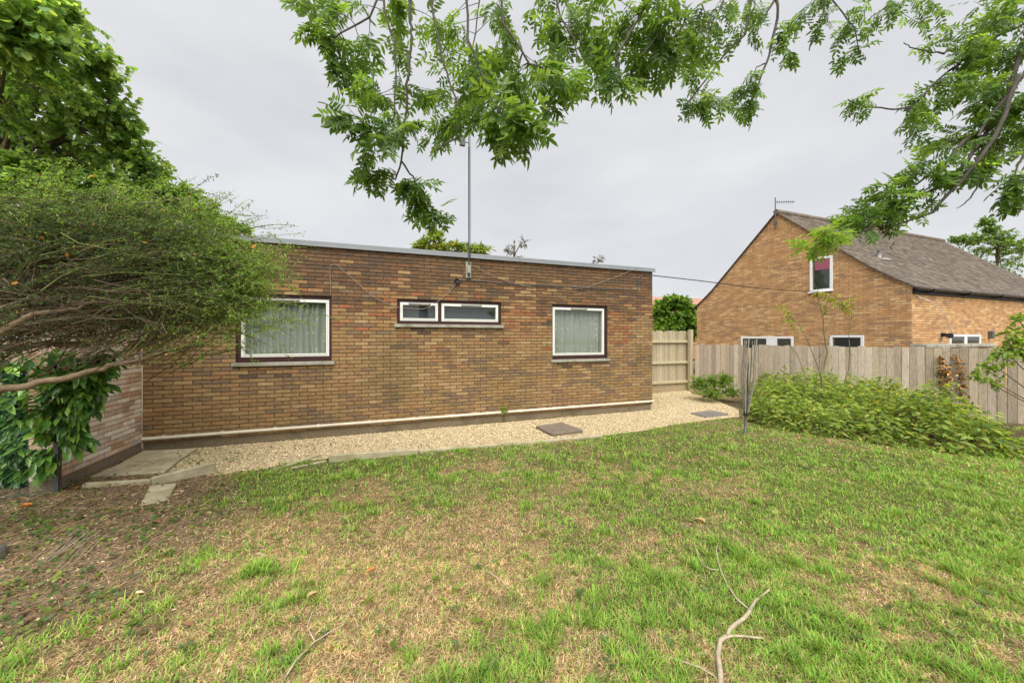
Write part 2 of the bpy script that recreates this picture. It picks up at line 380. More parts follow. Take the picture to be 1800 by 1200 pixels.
GREEN = [(520,830,.8,.9),(640,800,.7,.7),(470,860,.5,.6),(760,800,.6,.5),(900,790,.6,.5),(1040,780,.6,.5),(1250,770,.8,.5),(1420,800,.8,.5),(1560,860,.7,.45),(1700,860,.9,.5),
         (1500,900,.6,.4),(1620,940,.5,.45),(1750,960,.6,.45),(1380,910,.35,.4),(1150,870,.4,.3),(1000,850,.4,.25),(1150,1060,.35,.35),(1350,1110,.4,.4),(1450,1120,.3,.4),(850,1110,.3,.35),
         (1000,1000,.25,.3),(480,1030,.12,.5),(480,1170,.12,.4),(250,1090,.1,.5),(1700,1120,.4,.3),(720,880,.4,.2),(1250,1040,.3,.3),(1640,820,.6,.4)]
DRY = [(760,960,.6,.6),(640,1000,.45,.5),(600,900,.35,.3),(900,930,.4,.4),(860,1010,.4,.45),(680,1110,.4,.4),(1250,930,.3,.4),(1080,960,.35,.35),(1500,1030,.3,.3),(1560,1110,.35,.35),(1230,1150,.3,.35),
       (980,880,.4,.3),(1480,850,.3,.25),(400,930,.4,.4),(1000,1150,.3,.3),(1720,1050,.3,.3),(1190,1000,.3,.3),(330,1060,.4,.45),(420,1110,.35,.4),(250,1150,.3,.4),(520,980,.35,.35),(120,1170,.3,.3),(560,1150,.3,.3),(1420,980,.25,.3),(1300,860,.3,.25),(1620,1010,.25,.3)]
def green_map(x, y):
    g = (fbm(x, y, 1.3, 21) - .5) * 1.2 + (fbm(x, y, 4.5, 31) - .5) * 1.7 + (fbm(x, y, 12, 35) - .5) * 1.5 + .55 + .12 * np.clip((x - .8) / 1.5, 0, 1)
    for L, sg in ((GREEN, 1), (DRY, -1)):
        for px, py, r, a in L:
            c = gnd(px, py); g = g + sg * a * np.exp(-((x-c.x)**2 + (y-c.y)**2) / (r*r))
    return np.clip(g, 0, 1)
def ground_z(x, y):
    z = .012 + (fbm(x, y, .9, 41) - .5) * .05 + (fbm(x, y, 5, 42) - .5) * .022
    inside = inpoly(x, y, GPOLY)
    far = np.clip((np.hypot(x, y - 5) - 12) / 30, 0, 1)
    return np.where(inside, -.03, z) - far * .25

TE = [gnd(*q) for q in ((1218,692),(1300,735),(1318,742),(1345,752),(1420,765),(1500,776),(1580,790),(1680,800),(1760,806),(1830,812))]
TEX = [p.x for p in TE]; TEY = [p.y for p in TE]; TEY[0] = 12; TEY[1] = 12
def build_ground():
    gx = np.concatenate([[-400,-200,-100,-50,-25,-14,-9], np.arange(-6.5, 9.01, .06), [10,12,16,25,50,100,200,400]])
    gy = np.concatenate([[-400,-200,-100,-50,-20,-8,-3], np.arange(0, 8.51, .06), [9,9.5,10,10.5,11,12,14,18,25,40,80,160,320,600]])
    X, Y = np.meshgrid(gx, gy); Z = ground_z(X, Y); n, m = X.shape
    V = np.stack([X, Y, Z], -1).reshape(-1, 3)
    i = np.arange(n*m).reshape(n, m); q = np.stack([i[:-1,:-1], i[:-1,1:], i[1:,1:], i[1:,:-1]], -1).reshape(-1, 4)
    s = soil_mask(X, Y)[..., None]; g = green_map(X, Y)[..., None]
    straw = np.array([.27,.185,.095]); gr = np.array([.12,.125,.045]); soil = np.array([.21,.158,.1])
    dirt = (fbm(X, Y, 3.2, 77)[..., None] > .6) * .4
    C = (straw*(1-g) + gr*g); C = C*(1-dirt) + soil*1.2*dirt; C = C*(1-s) + soil*s
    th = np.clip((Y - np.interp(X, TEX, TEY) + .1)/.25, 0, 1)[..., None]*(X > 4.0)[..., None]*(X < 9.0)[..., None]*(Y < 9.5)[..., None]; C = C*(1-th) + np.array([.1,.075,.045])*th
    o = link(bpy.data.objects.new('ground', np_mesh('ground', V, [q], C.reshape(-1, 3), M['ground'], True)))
    tag(o, kind='structure'); return o
build_ground()

def build_gravel():
    bm = bmesh.new(); vsb = [bm.verts.new((x, y, .004)) for x, y in GPOLY]; bm.faces.new(vsb)
    bmesh.ops.triangulate(bm, faces=list(bm.faces)); me = bpy.data.meshes.new('gravel_path'); bm.normal_update(); bm.to_mesh(me); bm.free()
    for p in me.polygons:
        if p.normal.z < 0: p.flip()
    me.materials.append(M['gravel']); tag(link(bpy.data.objects.new('gravel_path', me)), kind='structure')
    N = 90000
    x = RNG.uniform(-4.6, 6.6, N); y = RNG.uniform(3.8, 10.8, N)
    k = inpoly(x, y, GPOLY) & (RNG.random(N) < np.clip(1.5 - (y - 4) * .16, .3, 1)); x, y = x[k], y[k]; N = len(x)
    tv = np.array([(1,0,0),(0,1,0),(-1,0,0),(0,-1,0),(0,0,.8),(.5,.5,.45),(-.5,-.4,.5)], float)
    tf = [np.array([(0,5,4),(5,1,4),(1,2,4),(2,6,4),(6,3,4),(3,0,4),(0,1,5),(2,3,6)])]
    a = RNG.uniform(0, 6.28, N); D = np.stack([np.cos(a), np.sin(a), RNG.normal(0, .25, N)], 1); Nn = np.stack([RNG.normal(0, .3, N), RNG.normal(0, .3, N), np.ones(N)], 1)
    S = RNG.uniform(.006, .014, N); tone = RNG.random(N)[:, None]
    C = np.array([.42,.315,.17])*(1-tone) + np.array([.82,.7,.47])*tone; C *= RNG.uniform(.75, 1.15, (N, 1))
    dk = RNG.random(N) < .08; C[dk] *= .5
    V, Fs, Cc = scatter((tv, tf, np.array([.9,.9,.9,.9,1.05,1,1])), np.stack([x, y, np.full(N, .006)], 1), basis(D, Nn), S, C)
    o = link(bpy.data.objects.new('gravel', np_mesh('gravel', V, Fs, Cc, M['stone'])))
    tag(o, 'loose buff gravel chippings along the foot of the bungalow wall', 'gravel', kind='stuff')
build_gravel()

def build_grass():
    parts = []
    # blades: two-segment tapered strips; longer and greener where the map is green, short bleached thatch where it is dry
    def blades(n, ymin, ymax, wmul, seed, xr=None):
        r = np.random.default_rng(seed)
        y = r.uniform(ymin, ymax, n); x = r.uniform(-1, 1, n) * (y * 1.5 + .3) if xr is None else r.uniform(*xr, n); k = (x > -5) & (x < (7.6 if xr is None else 11)); x, y = x[k], y[k]
        g = green_map(x, y); s = soil_mask(x, y)
        clump = fbm(x, y, 9, 55)
        keep = ~inpoly(x, y, GPOLY) & (r.random(len(x)) > s * 1.02) & (r.random(len(x)) < .5 + .5 * (clump > .42))
        sh = np.clip((y - np.interp(x, TEX, TEY) - .1) / .25, 0, 1) * np.clip((9.0 - x) / .4, 0, 1); keep &= r.random(len(x)) > sh
        side = (x - LC.x) * WO.y * -1 ; 
        w = (np.stack([x, y], 1) - np.array([LC.x, LC.y])) @ np.array([WO.x, WO.y]); keep &= w > .05
        x, y, g, clump = x[keep], y[keep], g[keep], clump[keep]; n = len(x)
        isg = r.random(n) < np.clip(g * .98, .15, .84)
        tuft = np.clip((fbm(x, y, 6.5, 66) - .6) * 12, 0, 1) * (g > .3); isg |= (tuft > .5) & (r.random(n) < .6)
        L = np.where(isg, r.uniform(.014, .036, n) * (1 + 1.2 * tuft) * (1 + .4 * clump), r.uniform(.016, .045, n))
        lean = np.where(isg, r.uniform(.25, 1.1, n), r.uniform(1.0, 3.0, n))
        a = r.uniform(0, 6.283, n); dx, dy = np.cos(a), np.sin(a)
        W = r.uniform(.0014, .003, n) * wmul * np.where(isg, 1.15, .9)
        z0 = ground_z(x, y) - .002
        base = np.stack([x, y, z0], 1); d = np.stack([dx*lean, dy*lean, np.ones(n)], 1); d /= np.linalg.norm(d, axis=1, keepdims=True)
        d2 = np.stack([dx*lean*2.0, dy*lean*2.0, np.where(isg, .75, .25)], 1); d2 /= np.linalg.norm(d2, axis=1, keepdims=True)
        sd = np.stack([-dy, dx, np.zeros(n)], 1) * W[:, None]
        m = base + d * (L * .55)[:, None]; t = m + d2 * (L * .6)[:, None]
        V = np.stack([base - sd, base + sd, m + sd*.8, m - sd*.8, t], 1).reshape(-1, 3)
        o = (np.arange(n) * 5)[:, None]; Fs = [np.array([[0,1,2,3]]) + o, np.array([[3,2,4]]) + o]
        tone = r.random((n, 1))
        green = np.array([.13,.285,.035])*(1-tone) + np.array([.325,.54,.09])*tone
        yel = np.array([.5,.46,.16]); mix = (r.random((n, 1)) < .22); green = np.where(mix, yel*(.6+.5*tone), green)
        straw = np.array([.4,.28,.14])*(1-tone) + np.array([.8,.66,.41])*tone; br = r.random((n, 1)) < .15; straw = np.where(br, np.array([.24,.13,.06]), straw)
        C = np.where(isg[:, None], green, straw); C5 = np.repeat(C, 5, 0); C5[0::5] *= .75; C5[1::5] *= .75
        return V, Fs, C5
    parts.append(blades(150000, 1.45, 2.6, .95, 1)); parts.append(blades(130000, 2.4, 4.2, 1.25, 2)); parts.append(blades(110000, 4.0, 7.0, 1.9, 3)); parts.append(blades(70000, -.6, 1.5, 1.2, 4, (-2.6, 4.6))); parts.append(blades(45000, 2.0, 6.4, 2.2, 5, (5.2, 10.5)))
    V, Fs, C = merge(parts)
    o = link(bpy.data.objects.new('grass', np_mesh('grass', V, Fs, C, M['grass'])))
    tag(o, 'patchy lawn grass, part green and part dried to straw', 'grass', kind='stuff')
    # broad-leaved weeds lying in the sward
    r = np.random.default_rng(8); P, D, S, C = [], [], [], []
    spots = [gnd(r.uniform(420, 1780), r.uniform(790, 1190)) for _ in range(150)] + [gnd(r.uniform(5, 330), r.uniform(880, 1180)) for _ in range(60)]
    for c in spots:
        if inpoly(np.array([c.x]), np.array([c.y]), GPOLY)[0]: continue
        if (c.x > 4.2 and c.y > 5): continue
        blue = r.random() < .5
        for k in range(r.integers(4, 9)):
            a = r.uniform(0, 6.28); P.append((c.x + math.cos(a)*.006, c.y + math.sin(a)*.006, .03)); D.append((math.cos(a), math.sin(a), r.uniform(.1, .8))); S.append(r.uniform(.016, .045))
            C.append(np.array((.14,.22,.085) if blue else (.18,.28,.04)) * r.uniform(.7, 1.3))
    P, D, S, C = map(np.array, (P, D, S, C)); V, Fs, Cc = scatter(leaf_t(.45), P, basis(D, np.tile([0., 0, 1], (len(P), 1)) + r.normal(0, .2, (len(P), 3))), S, C)
    o = link(bpy.data.objects.new('lawn_weeds', np_mesh('lawn_weeds', V, Fs, Cc, M['leaf'])))
    tag(o, 'low broad-leaved weeds scattered through the lawn and bed', 'weeds', kind='stuff')
build_grass()

def build_litter():
    r = np.random.default_rng(15); n = 26000
    y = r.uniform(1.5, 4.6, n); x = r.uniform(-5.4, -.6, n); k = (r.random(n) < soil_mask(x, y) * .95 + .02) & ~inpoly(x, y, GPOLY); x, y = x[k], y[k]; n = len(x)
    z = ground_z(x, y) + r.uniform(.0, .012, n); a = r.uniform(0, 6.28, n)
    D = np.stack([np.cos(a), np.sin(a), r.normal(0, .25, n)], 1); N = np.stack([r.normal(0, .5, n), r.normal(0, .5, n), np.ones(n)], 1)
    S = r.uniform(.01, .03, n) * np.where(r.random(n) < .06, 2.0, 1); pal = np.array([(.27,.175,.095),(.18,.12,.075),(.4,.29,.17),(.12,.085,.058),(.5,.39,.25),(.38,.2,.09),(.6,.5,.34)])
    C = pal[r.choice(7, n, p=[.22,.2,.2,.12,.16,.05,.05])] * r.uniform(.7, 1.2, (n, 1))
    parts = [scatter(leaf_t(.42, .2, .2), np.stack([x, y, z], 1), basis(D, N), S, C)]
    n = 5200; y = r.uniform(1.5, 4.4, n); x = r.uniform(-4.8, -.8, n); k = (r.random(n) < soil_mask(x, y) + .03) & ~inpoly(x, y, GPOLY); x, y = x[k], y[k]; n = len(x)
    a = r.uniform(0, 3.14, n); tv = np.array([(0,.012,0),(0,-.012,0),(1,-.008,.0),(1,.008,.0),(.5,0,.03)]); tf = [np.array([(0,1,4),(1,2,4),(2,3,4),(3,0,4)])]
    C = np.array([.3,.2,.11]) * r.uniform(.35, 1.6, (n, 1))
    parts.append(scatter((tv, tf, np.ones(5)), np.stack([x, y, ground_z(x, y) + .008], 1), basis(np.stack([np.cos(a), np.sin(a), r.normal(0, .1, n)], 1), np.tile([0., 0, 1], (n, 1))), r.uniform(.03, .16, n), C))
    V, Fs, C = merge(parts)
    o = link(bpy.data.objects.new('leaf_litter', np_mesh('leaf_litter', V, Fs, C, M['leaf_dead'])))
    tag(o, 'brown fallen leaves and twig bits on the bare bed', 'leaf litter', kind='stuff')
    # ivy creeping out of the corner by the wire fence
    r = np.random.default_rng(16); P = []
    for px, py, sx, sy, n in ((45, 915, 55, 28, 230), (120, 935, 40, 18, 70), (60, 1020, 50, 25, 45), (250, 930, 40, 22, 110), (175, 855, 60, 10, 60), (350, 900, 40, 25, 70), (20, 1100, 30, 40, 40), (165, 1070, 40, 20, 26), (330, 800, 30, 14, 70), (460, 850, 30, 15, 30), (400, 806, 40, 9, 70), (560, 785, 60, 5, 14), (760, 770, 90, 6, 12)):
        for _ in range(n*2):
            q = gnd(r.normal(px, sx), max(r.normal(py, sy), 785)); P.append((q.x, q.y, r.uniform(.012, .06)))
    P = np.array(P); n = len(P); a = r.uniform(0, 6.28, n)
    D = np.stack([np.cos(a), np.sin(a), r.normal(0, .35, n)], 1); N = np.stack([r.normal(0, .4, n), r.normal(-.2, .4, n), np.ones(n)], 1)
    C = np.array([(.08,.17,.04)]) * r.uniform(.6, 1.6, (n, 1)); C[r.random(n) < .25] = (.22,.32,.06)
    V, Fs, Cc = scatter(leaf_t(.8, .06, .1), P, basis(D, N), r.uniform(.014, .036, n), C)
    o = link(bpy.data.objects.new('ivy_ground_cover', np_mesh('ivy_ground_cover', V, Fs, Cc, M['leaf'])))
    tag(o, 'dark green ivy creeping over the bed by the wire fence', 'ivy', kind='stuff')
build_litter()

# ------------------------------------------------------------------ brickwork
def brick_mesh(name, w, h, d, m, col, cham=.003):
    b = MB(); x, z, c = w/2, h/2, cham
    v = [(-x,-0+c,-z),(x,c,-z),(x,c,z),(-x,c,z), (-x+c,0,-z+c),(x-c,0,-z+c),(x-c,0,z-c),(-x+c,0,z-c), (-x,d,-z),(x,d,-z),(x,d,z),(-x,d,z)]
    f = [(4,5,6,7),(0,1,5,4),(1,2,6,5),(2,3,7,6),(3,0,4,7),(8,9,1,0),(9,10,2,1),(10,11,3,2),(11,8,0,3)]
    b.add(v, f, col); return v, f, b
def lay_bricks(parent, length, z0, ncourse, course, pitch, joint, openings, pal, pick, m, Mx=None, clip=None, indiv=None, nmax=300, seed=3, proud=.0, depth=.05, close=(True, True)):
    """stretcher bond; indiv(x,z) scores a brick (higher = shows larger): the best nmax whole ones are objects, the rest one stuff part"""
    r = random.Random(seed); whole, rest = [], MB(); w, h = pitch - joint, course - joint
    Mx = Mx or Matrix.Identity(4)
    for j in range(ncourse):
        za = z0 + j*course; zc = za + course/2; sh = (j % 2) * pitch / 2
        lo, hi = (0.0, length) if clip is None else clip(zc)
        if hi - lo < .05: continue
        k = math.floor((lo - sh) / pitch)
        while k*pitch + sh < hi:
            a, b = max(k*pitch + sh + joint/2, lo + joint*.2), min((k+1)*pitch + sh - joint/2, hi - joint*.2); k += 1
            segs = [(a, b)]
            for x0, x1, q0, q1 in openings:
                if zc > q0 and zc < q1:
                    ns = []
                    for s0, s1 in segs:
                        if x1 <= s0 or x0 >= s1: ns.append((s0, s1)); continue
                        if s0 < x0 - joint: ns.append((s0, x0 - .001))
                        if s1 > x1 + joint: ns.append((x1 + .001, s1))
                    segs = ns
            for s0, s1 in segs:
                if s1 - s0 < .025: continue
                c = pick((s0+s1)/2, zc, r); y = -proud - abs(r.gauss(0, .0013)); tilt = r.gauss(0, .0035)
                if abs((s1 - s0) - w) < 1e-4 and indiv is not None and indiv((s0+s1)/2, zc) > 0: whole.append((indiv((s0+s1)/2, zc), (s0+s1)/2, zc, y, tilt, c))
                else: whole.append((-1, (s0+s1)/2, zc, y, tilt, c, s1 - s0))
    whole.sort(key=lambda q: -q[0]); meshes = {}
    for i, q in enumerate(whole):
        L = Mx @ Matrix.Translation((q[1], q[3], q[2])) @ Matrix.Rotation(q[4], 4, 'Y')
        if i < nmax and q[0] > 0:
            if q[5] not in meshes: meshes[q[5]] = brick_mesh('brick', w, h, depth, m, pal[q[5]])[2].mesh('brick', m)
            o = link(bpy.data.objects.new('brick', meshes[q[5]]), parent); o.matrix_local = L
        else:
            v, f, _ = brick_mesh('b', q[6] if len(q) > 6 else w, h, depth, m, None)
            rest.add([L @ Vector(p) for p in v], f, pal[q[5]])
    if rest.v: rest.build('brickwork', m, parent, kind='stuff')
def core_wall(parent, name, length, z0, z1, openings, y, depth, m):
    """mortar face behind the bricks with real openings and reveals"""
    xs = sorted({0.0, length} | {o[i] for o in openings for i in (0, 1)}); zs = sorted({z0, z1} | {o[i] for o in openings for i in (2, 3)}); b = MB()
    for i in range(len(xs)-1):
        for j in range(len(zs)-1):
            cx, cz = (xs[i]+xs[i+1])/2, (zs[j]+zs[j+1])/2
            if any(o[0] < cx < o[1] and o[2] < cz < o[3] for o in openings): continue
            b.add([(xs[i],y,zs[j]),(xs[i+1],y,zs[j]),(xs[i+1],y,zs[j+1]),(xs[i],y,zs[j+1])], [(0,1,2,3)])
    for x0, x1, q0, q1 in openings:
        e = y + depth
        b.add([(x0,y,q0),(x0,e,q0),(x0,e,q1),(x0,y,q1)], [(0,1,2,3)]); b.add([(x1,y,q0),(x1,e,q0),(x1,e,q1),(x1,y,q1)], [(3,2,1,0)])
        b.add([(x0,y,q0),(x1,y,q0),(x1,e,q0),(x0,e,q0)], [(0,1,2,3)]); b.add([(x0,y,q1),(x1,y,q1),(x1,e,q1),(x0,e,q1)], [(3,2,1,0)])
    return b.build(name, m, parent)

# ------------------------------------------------------------------ the bungalow
bung = thing('bungalow', 'flat-roofed brown brick bungalow with three maroon-framed windows', 'bungalow', LC, WA)
ZB, COURSE, PITCH = .125, .061, .2253
NC = 48; ZT = ZB + NC*COURSE
def win_rect(pl, pr, pt, pb):
    xm = (pl + pr) / 2
    return wall(pl, 600)[0], wall(pr, 600)[0], wall(pr if pr > 900 else xm, pb)[1], wall(pr if pr > 900 else xm, pt)[1]
def wz(px, py): return wall(px, py)[1]
W1 = (wall(414, 0)[0], wall(583, 0)[0], wz(583, 637), wz(583, 521))
W2 = (wall(698, 0)[0], wall(881, 0)[0], wz(881, 574), wz(881, 531))
W3 = (wall(971, 0)[0], wall(1068, 0)[0], wz(1068, 629), wz(1068, 540))
def course_snap(w):   # openings sit on brick courses
    q = lambda z: ZB + round((z - ZB) / COURSE) * COURSE
    return (w[0], w[1], q(w[2]), q(w[3]))
W1, W2, W3 = map(course_snap, (W1, W2, W3))
V1 = (wall(479, 0)[0], wall(516, 0)[0], wz(500, 491), wz(500, 479)); V2 = (wall(1016, 0)[0], wall(1031, 0)[0], wz(1023, 518), wz(1023, 509))
V1, V2 = course_snap(V1), course_snap(V2)
V1 = (V1[0], V1[1], V1[2], V1[2] + COURSE); V2 = (V2[0], V2[1], V2[2], V2[2] + COURSE)
sill_o = lambda w: (w[0]-.05, w[1]+.05, w[2]-.061, w[2])
OPN = [W1, W2, W3, V1, V2]
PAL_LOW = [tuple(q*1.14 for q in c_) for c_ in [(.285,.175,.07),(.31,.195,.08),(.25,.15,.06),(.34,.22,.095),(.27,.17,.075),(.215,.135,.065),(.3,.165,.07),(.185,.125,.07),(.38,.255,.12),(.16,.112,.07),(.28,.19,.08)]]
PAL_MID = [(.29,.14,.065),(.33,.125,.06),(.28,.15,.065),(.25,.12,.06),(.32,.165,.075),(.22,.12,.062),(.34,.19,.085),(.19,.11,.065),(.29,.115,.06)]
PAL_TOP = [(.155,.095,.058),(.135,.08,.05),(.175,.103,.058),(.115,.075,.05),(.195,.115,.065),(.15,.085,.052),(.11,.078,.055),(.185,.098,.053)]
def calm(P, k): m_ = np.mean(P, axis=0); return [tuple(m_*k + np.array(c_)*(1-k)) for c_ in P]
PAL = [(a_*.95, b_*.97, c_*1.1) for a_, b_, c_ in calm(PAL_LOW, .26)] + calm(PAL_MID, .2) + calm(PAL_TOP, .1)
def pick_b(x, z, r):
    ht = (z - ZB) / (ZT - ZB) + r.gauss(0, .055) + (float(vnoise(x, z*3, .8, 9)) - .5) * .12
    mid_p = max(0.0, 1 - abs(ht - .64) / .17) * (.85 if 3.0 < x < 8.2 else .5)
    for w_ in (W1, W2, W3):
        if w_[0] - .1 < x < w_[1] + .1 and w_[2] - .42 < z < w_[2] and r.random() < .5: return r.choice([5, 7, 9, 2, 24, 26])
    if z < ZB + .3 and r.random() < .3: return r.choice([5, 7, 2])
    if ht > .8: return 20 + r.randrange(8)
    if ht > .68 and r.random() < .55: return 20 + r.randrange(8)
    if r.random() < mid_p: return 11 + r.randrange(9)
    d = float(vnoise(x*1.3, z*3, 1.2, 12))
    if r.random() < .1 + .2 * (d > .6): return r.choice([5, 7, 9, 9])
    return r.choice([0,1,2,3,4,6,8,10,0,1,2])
def score_b(x, z):
    p = LC + WD * x; px = CX + F * p.x / p.y; py = HY + F * (CZ - z) / p.y
    if px < 420 and py < 650 - (px - 250) * .12: return 0
    return 10 / p.y
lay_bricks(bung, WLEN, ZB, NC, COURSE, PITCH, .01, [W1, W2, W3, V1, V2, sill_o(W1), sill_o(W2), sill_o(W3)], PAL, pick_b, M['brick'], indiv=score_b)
# right-hand return wall, seen only edge on from the garden
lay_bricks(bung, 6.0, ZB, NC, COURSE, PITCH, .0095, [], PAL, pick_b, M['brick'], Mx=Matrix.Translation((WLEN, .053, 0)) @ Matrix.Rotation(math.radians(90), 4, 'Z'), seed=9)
core_wall(bung, 'wall', WLEN, ZB - .002, ZT, OPN, .0095, .11, M['mortar'])
b = MB(); b.add([(WLEN-.007,.007,ZB),(WLEN-.007,6,ZB),(WLEN-.007,6,ZT),(WLEN-.007,.007,ZT)], [(0,1,2,3)])
b.add([(0,.007,ZB),(0,6,ZB),(0,6,ZT),(0,.007,ZT)], [(3,2,1,0)]); b.add([(0,6,ZB),(WLEN-.007,6,ZB),(WLEN-.007,6,ZT),(0,6,ZT)], [(3,2,1,0)])
b.build('rear_walls', M['mortar'], bung)
b = MB(); b.box(.0, WLEN - .025, .022, 5.98, -.1, ZB - .002); b.build('plinth', M['pebble'], bung)
# grey metal edge trim round the flat roof: fascia with a drip lip and lap joints
b = MB(); zt = ZT + .075
b.cbox(-.05, WLEN + .045, -.04, .06, ZT + .004, zt, .006); b.cbox(WLEN - .05, WLEN + .043, .061, 6.05, ZT + .004, zt - .002, .006)
b.cbox(-.05, WLEN + .05, -.046, -.0405, ZT - .012, ZT + .012, .002)
b.build('edge_trim', M['metal_trim'], bung)
for xj in (1.4, 3.4, 5.6, 7.6):
    b = MB(); b.box(xj, xj + .05, -.0425, -.0395, ZT + .014, zt - .008); b.build('trim_joint', M['metal_trim'], bung)
b = MB(); b.box(-.02, WLEN - .06, .062, 6.0, ZT - .05, ZT + .05); b.build('roof', M['roof_felt'], bung)
# flue on the roof
xf, _ = wall(780, 0); pf = at(780, 440, 7.6); lf = Matrix.Translation(LC).inverted() @ pf; lx = lf.dot(WD); ly = -lf.dot(WO); zf = ZT + .05
b = MB(); b.tube([(lx, ly, zf), (lx, ly, zf + .2)], .055, 14); b.tube([(lx, ly, zf + .15), (lx, ly, zf + .175)], .075, 14); b.tube([(lx, ly, zf + .225), (lx, ly, zf + .26)], .085, 14)
for k in range(4): b.box(lx + .05*math.cos(k*1.57) - .005, lx + .05*math.cos(k*1.57) + .005, ly + .05*math.sin(k*1.57) - .005, ly + .05*math.sin(k*1.57) + .005, zf + .2, zf + .226)
b.build('flue', M['galv'], bung, True)
# air bricks: terracotta grille set in the wall
for v in (V1, V2):
    b = MB(); b.box(v[0]+.003, v[1]-.003, .03, .05, v[2]+.003, v[3]-.003, (.03,.025,.02)); n = max(3, int((v[1]-v[0])/.035))
    for k in range(n + 1):
        x = v[0] + .005 + (v[1]-v[0]-.01)*k/n; b.box(x-.004, x+.004, .004, .03, v[2]+.005, v[3]-.005, (.3,.2,.13))
    b.box(v[0]+.004, v[1]-.004, .002, .03, v[2]+.001, v[2]+.009, (.36,.28,.2)); b.box(v[0]+.004, v[1]-.004, .002, .03, v[3]-.009, v[3]-.001, (.2,.12,.08))
    b.build('air_brick', M['brick'], bung)

def frame(b, x0, x1, z0, z1, t, y0, y1, tb=None):
    tb = tb or t
    b.cbox(x0, x1, y0, y1, z0, z0+tb, .003); b.cbox(x0, x1, y0, y1, z1-t, z1, .003)
    b.cbox(x0, x0+t, y0, y1, z0+tb, z1-t, .003); b.cbox(x1-t, x1, y0, y1, z0+tb, z1-t, .003)
def sash(win, x0, x1, z0, z1, y, vent, t=.045):
    b = MB(); frame(b, x0, x1, z0, z1, t, y, y + .06); frame(b, x0+t*.62, x1-t*.62, z0+t*.62, z1-t*.62, t*.4, y - .008, y + .03)
    b.build('sash', M['upvc'], win)
    b = MB(); b.box(x0+t-.004, x1-t+.004, y+.024, y+.03, z0+t-.004, z1-t+.004); b.build('pane', M['glass'], win)
    vx0, vx1 = vent; zc = z1 - t*.45
    b = MB(); b.cbox(vx0, vx1, y-.026, y-.009, zc-.007, zc+.009, .004); b.build('trickle_vent', M['upvc'], win)
    b = MB(); b.cbox(vx0-.012, vx0-.001, y-.028, y-.008, zc-.009, zc+.011, .003); b.cbox(vx1+.001, vx1+.012, y-.028, y-.008, zc-.009, zc+.011, .003); b.box(vx0, vx1, y-.0275, y-.009, zc-.0125, zc-.0085); b.box(vx0, vx1, y-.0275, y-.009, zc+.0095, zc+.0125)
    b.build('vent_end_caps', M['black'], win)
def curtain(win, x0, x1, z0, z1, y, folds, seed, amp=.03):
    r = np.random.default_rng(seed); n = 90; u = np.linspace(0, 1, n); ph = np.cumsum(r.uniform(.4, 1.6, n)); ph = ph / ph[-1] * folds * 6.283
    yy = y + amp*np.sin(ph) + amp*.4*np.sin(ph*.37 + 1); xx = x0 + (x1-x0)*u
    nz = 7; V, Fq = [], []
    for j in range(nz):
        for i in range(n): V.append((xx[i] + .008*math.sin(j*1.3 + i*.2), yy[i]*(1) + (yy[i]-y)*.25*(nz-1-j)/(nz-1), z0 + (z1-z0)*j/(nz-1)))
    for j in range(nz-1):
        for i in range(n-1): Fq.append((j*n+i, j*n+i+1, (j+1)*n+i+1, (j+1)*n+i))
    b = MB(); b.add(V, Fq); b.build('curtain', M['curtain'], win, True)
def window(w, label, sashes, cur, t=.055, tb=.075):
    x0, x1, z0, z1 = w; g = .002
    b = MB(); frame(b, x0+g, x1-g, z0+g, z1-g, t, .035, .1, tb); mull = sashes[:-1]
    for k in range(len(sashes)-1): b.cbox(sashes[k][1]+.002, sashes[k+1][0]-.002, .037, .098, z0+tb+.001, z1-t-.001, .003)
    win = b.build('window', M['maroon'], bung); tag(win, label)
    for s0, s1, va, vb in sashes: sash(win, s0, s1, z0+tb+.001, z1-t-.001, .03, (s0+(s1-s0)*va, s0+(s1-s0)*vb))
    b = MB(); b.cbox(x0-.045, x1+.045, -.045, .034, z0-.057, z0-.003, .005); b.build('sill', M['sill'], win)
    b = MB(); b.add([(x0-.1,.5,z0-.1),(x1+.1,.5,z0-.1),(x1+.1,.5,z1+.1),(x0-.1,.5,z1+.1)], [(3,2,1,0)]); b.build('room_back', M['room'], win)
    if cur: curtain(win, x0+.02, x1-.02, z0+.02, z1-.02, .145, *cur)
    else:
        b = MB(); b.box(x0+.02, x1-.02, .17, .176, z0+.02, z1-.02); b.build('blind', M['blind_grey'], win)
    return win
window(W1, 'wide maroon-framed window with one white sash and net curtain', [(W1[0]+.058, W1[1]-.04, .33, .64)], (15, 3))
xm = wall(773.5, 0)[0]
window(W2, 'low maroon window holding two dark sashes side by side', [(W2[0]+.05, xm-.032, .24, .78), (xm+.032, W2[1]-.05, .35, .68)], None, .05, .055)
window(W3, 'square maroon-framed window by the right corner', [(W3[0]+.02, W3[1]-.065, .35, .64)], (12, 5, .026))

# waste pipe along the foot of the wall with its brackets
b = MB(); zp = .195
b.tube([(.01, -.033, zp), (WLEN - .01, -.033, zp + .004)], .0225, 10)
pipe = b.build('waste_pipe', M['pvc_pipe'], bung, True)
for px in (290, 392, 485, 560, 650, 727, 793, 855, 914, 972, 1022, 1072, 1118):
    x = wall(px, 0)[0]; b = MB(); b.tube([(x-.014, -.033, zp+.002), (x+.014, -.033, zp+.002)], .029, 10); b.box(x-.012, x+.012, -.012, 0.002, zp-.02, zp+.024); b.build('pipe_bracket', M['pvc_pipe'], pipe)

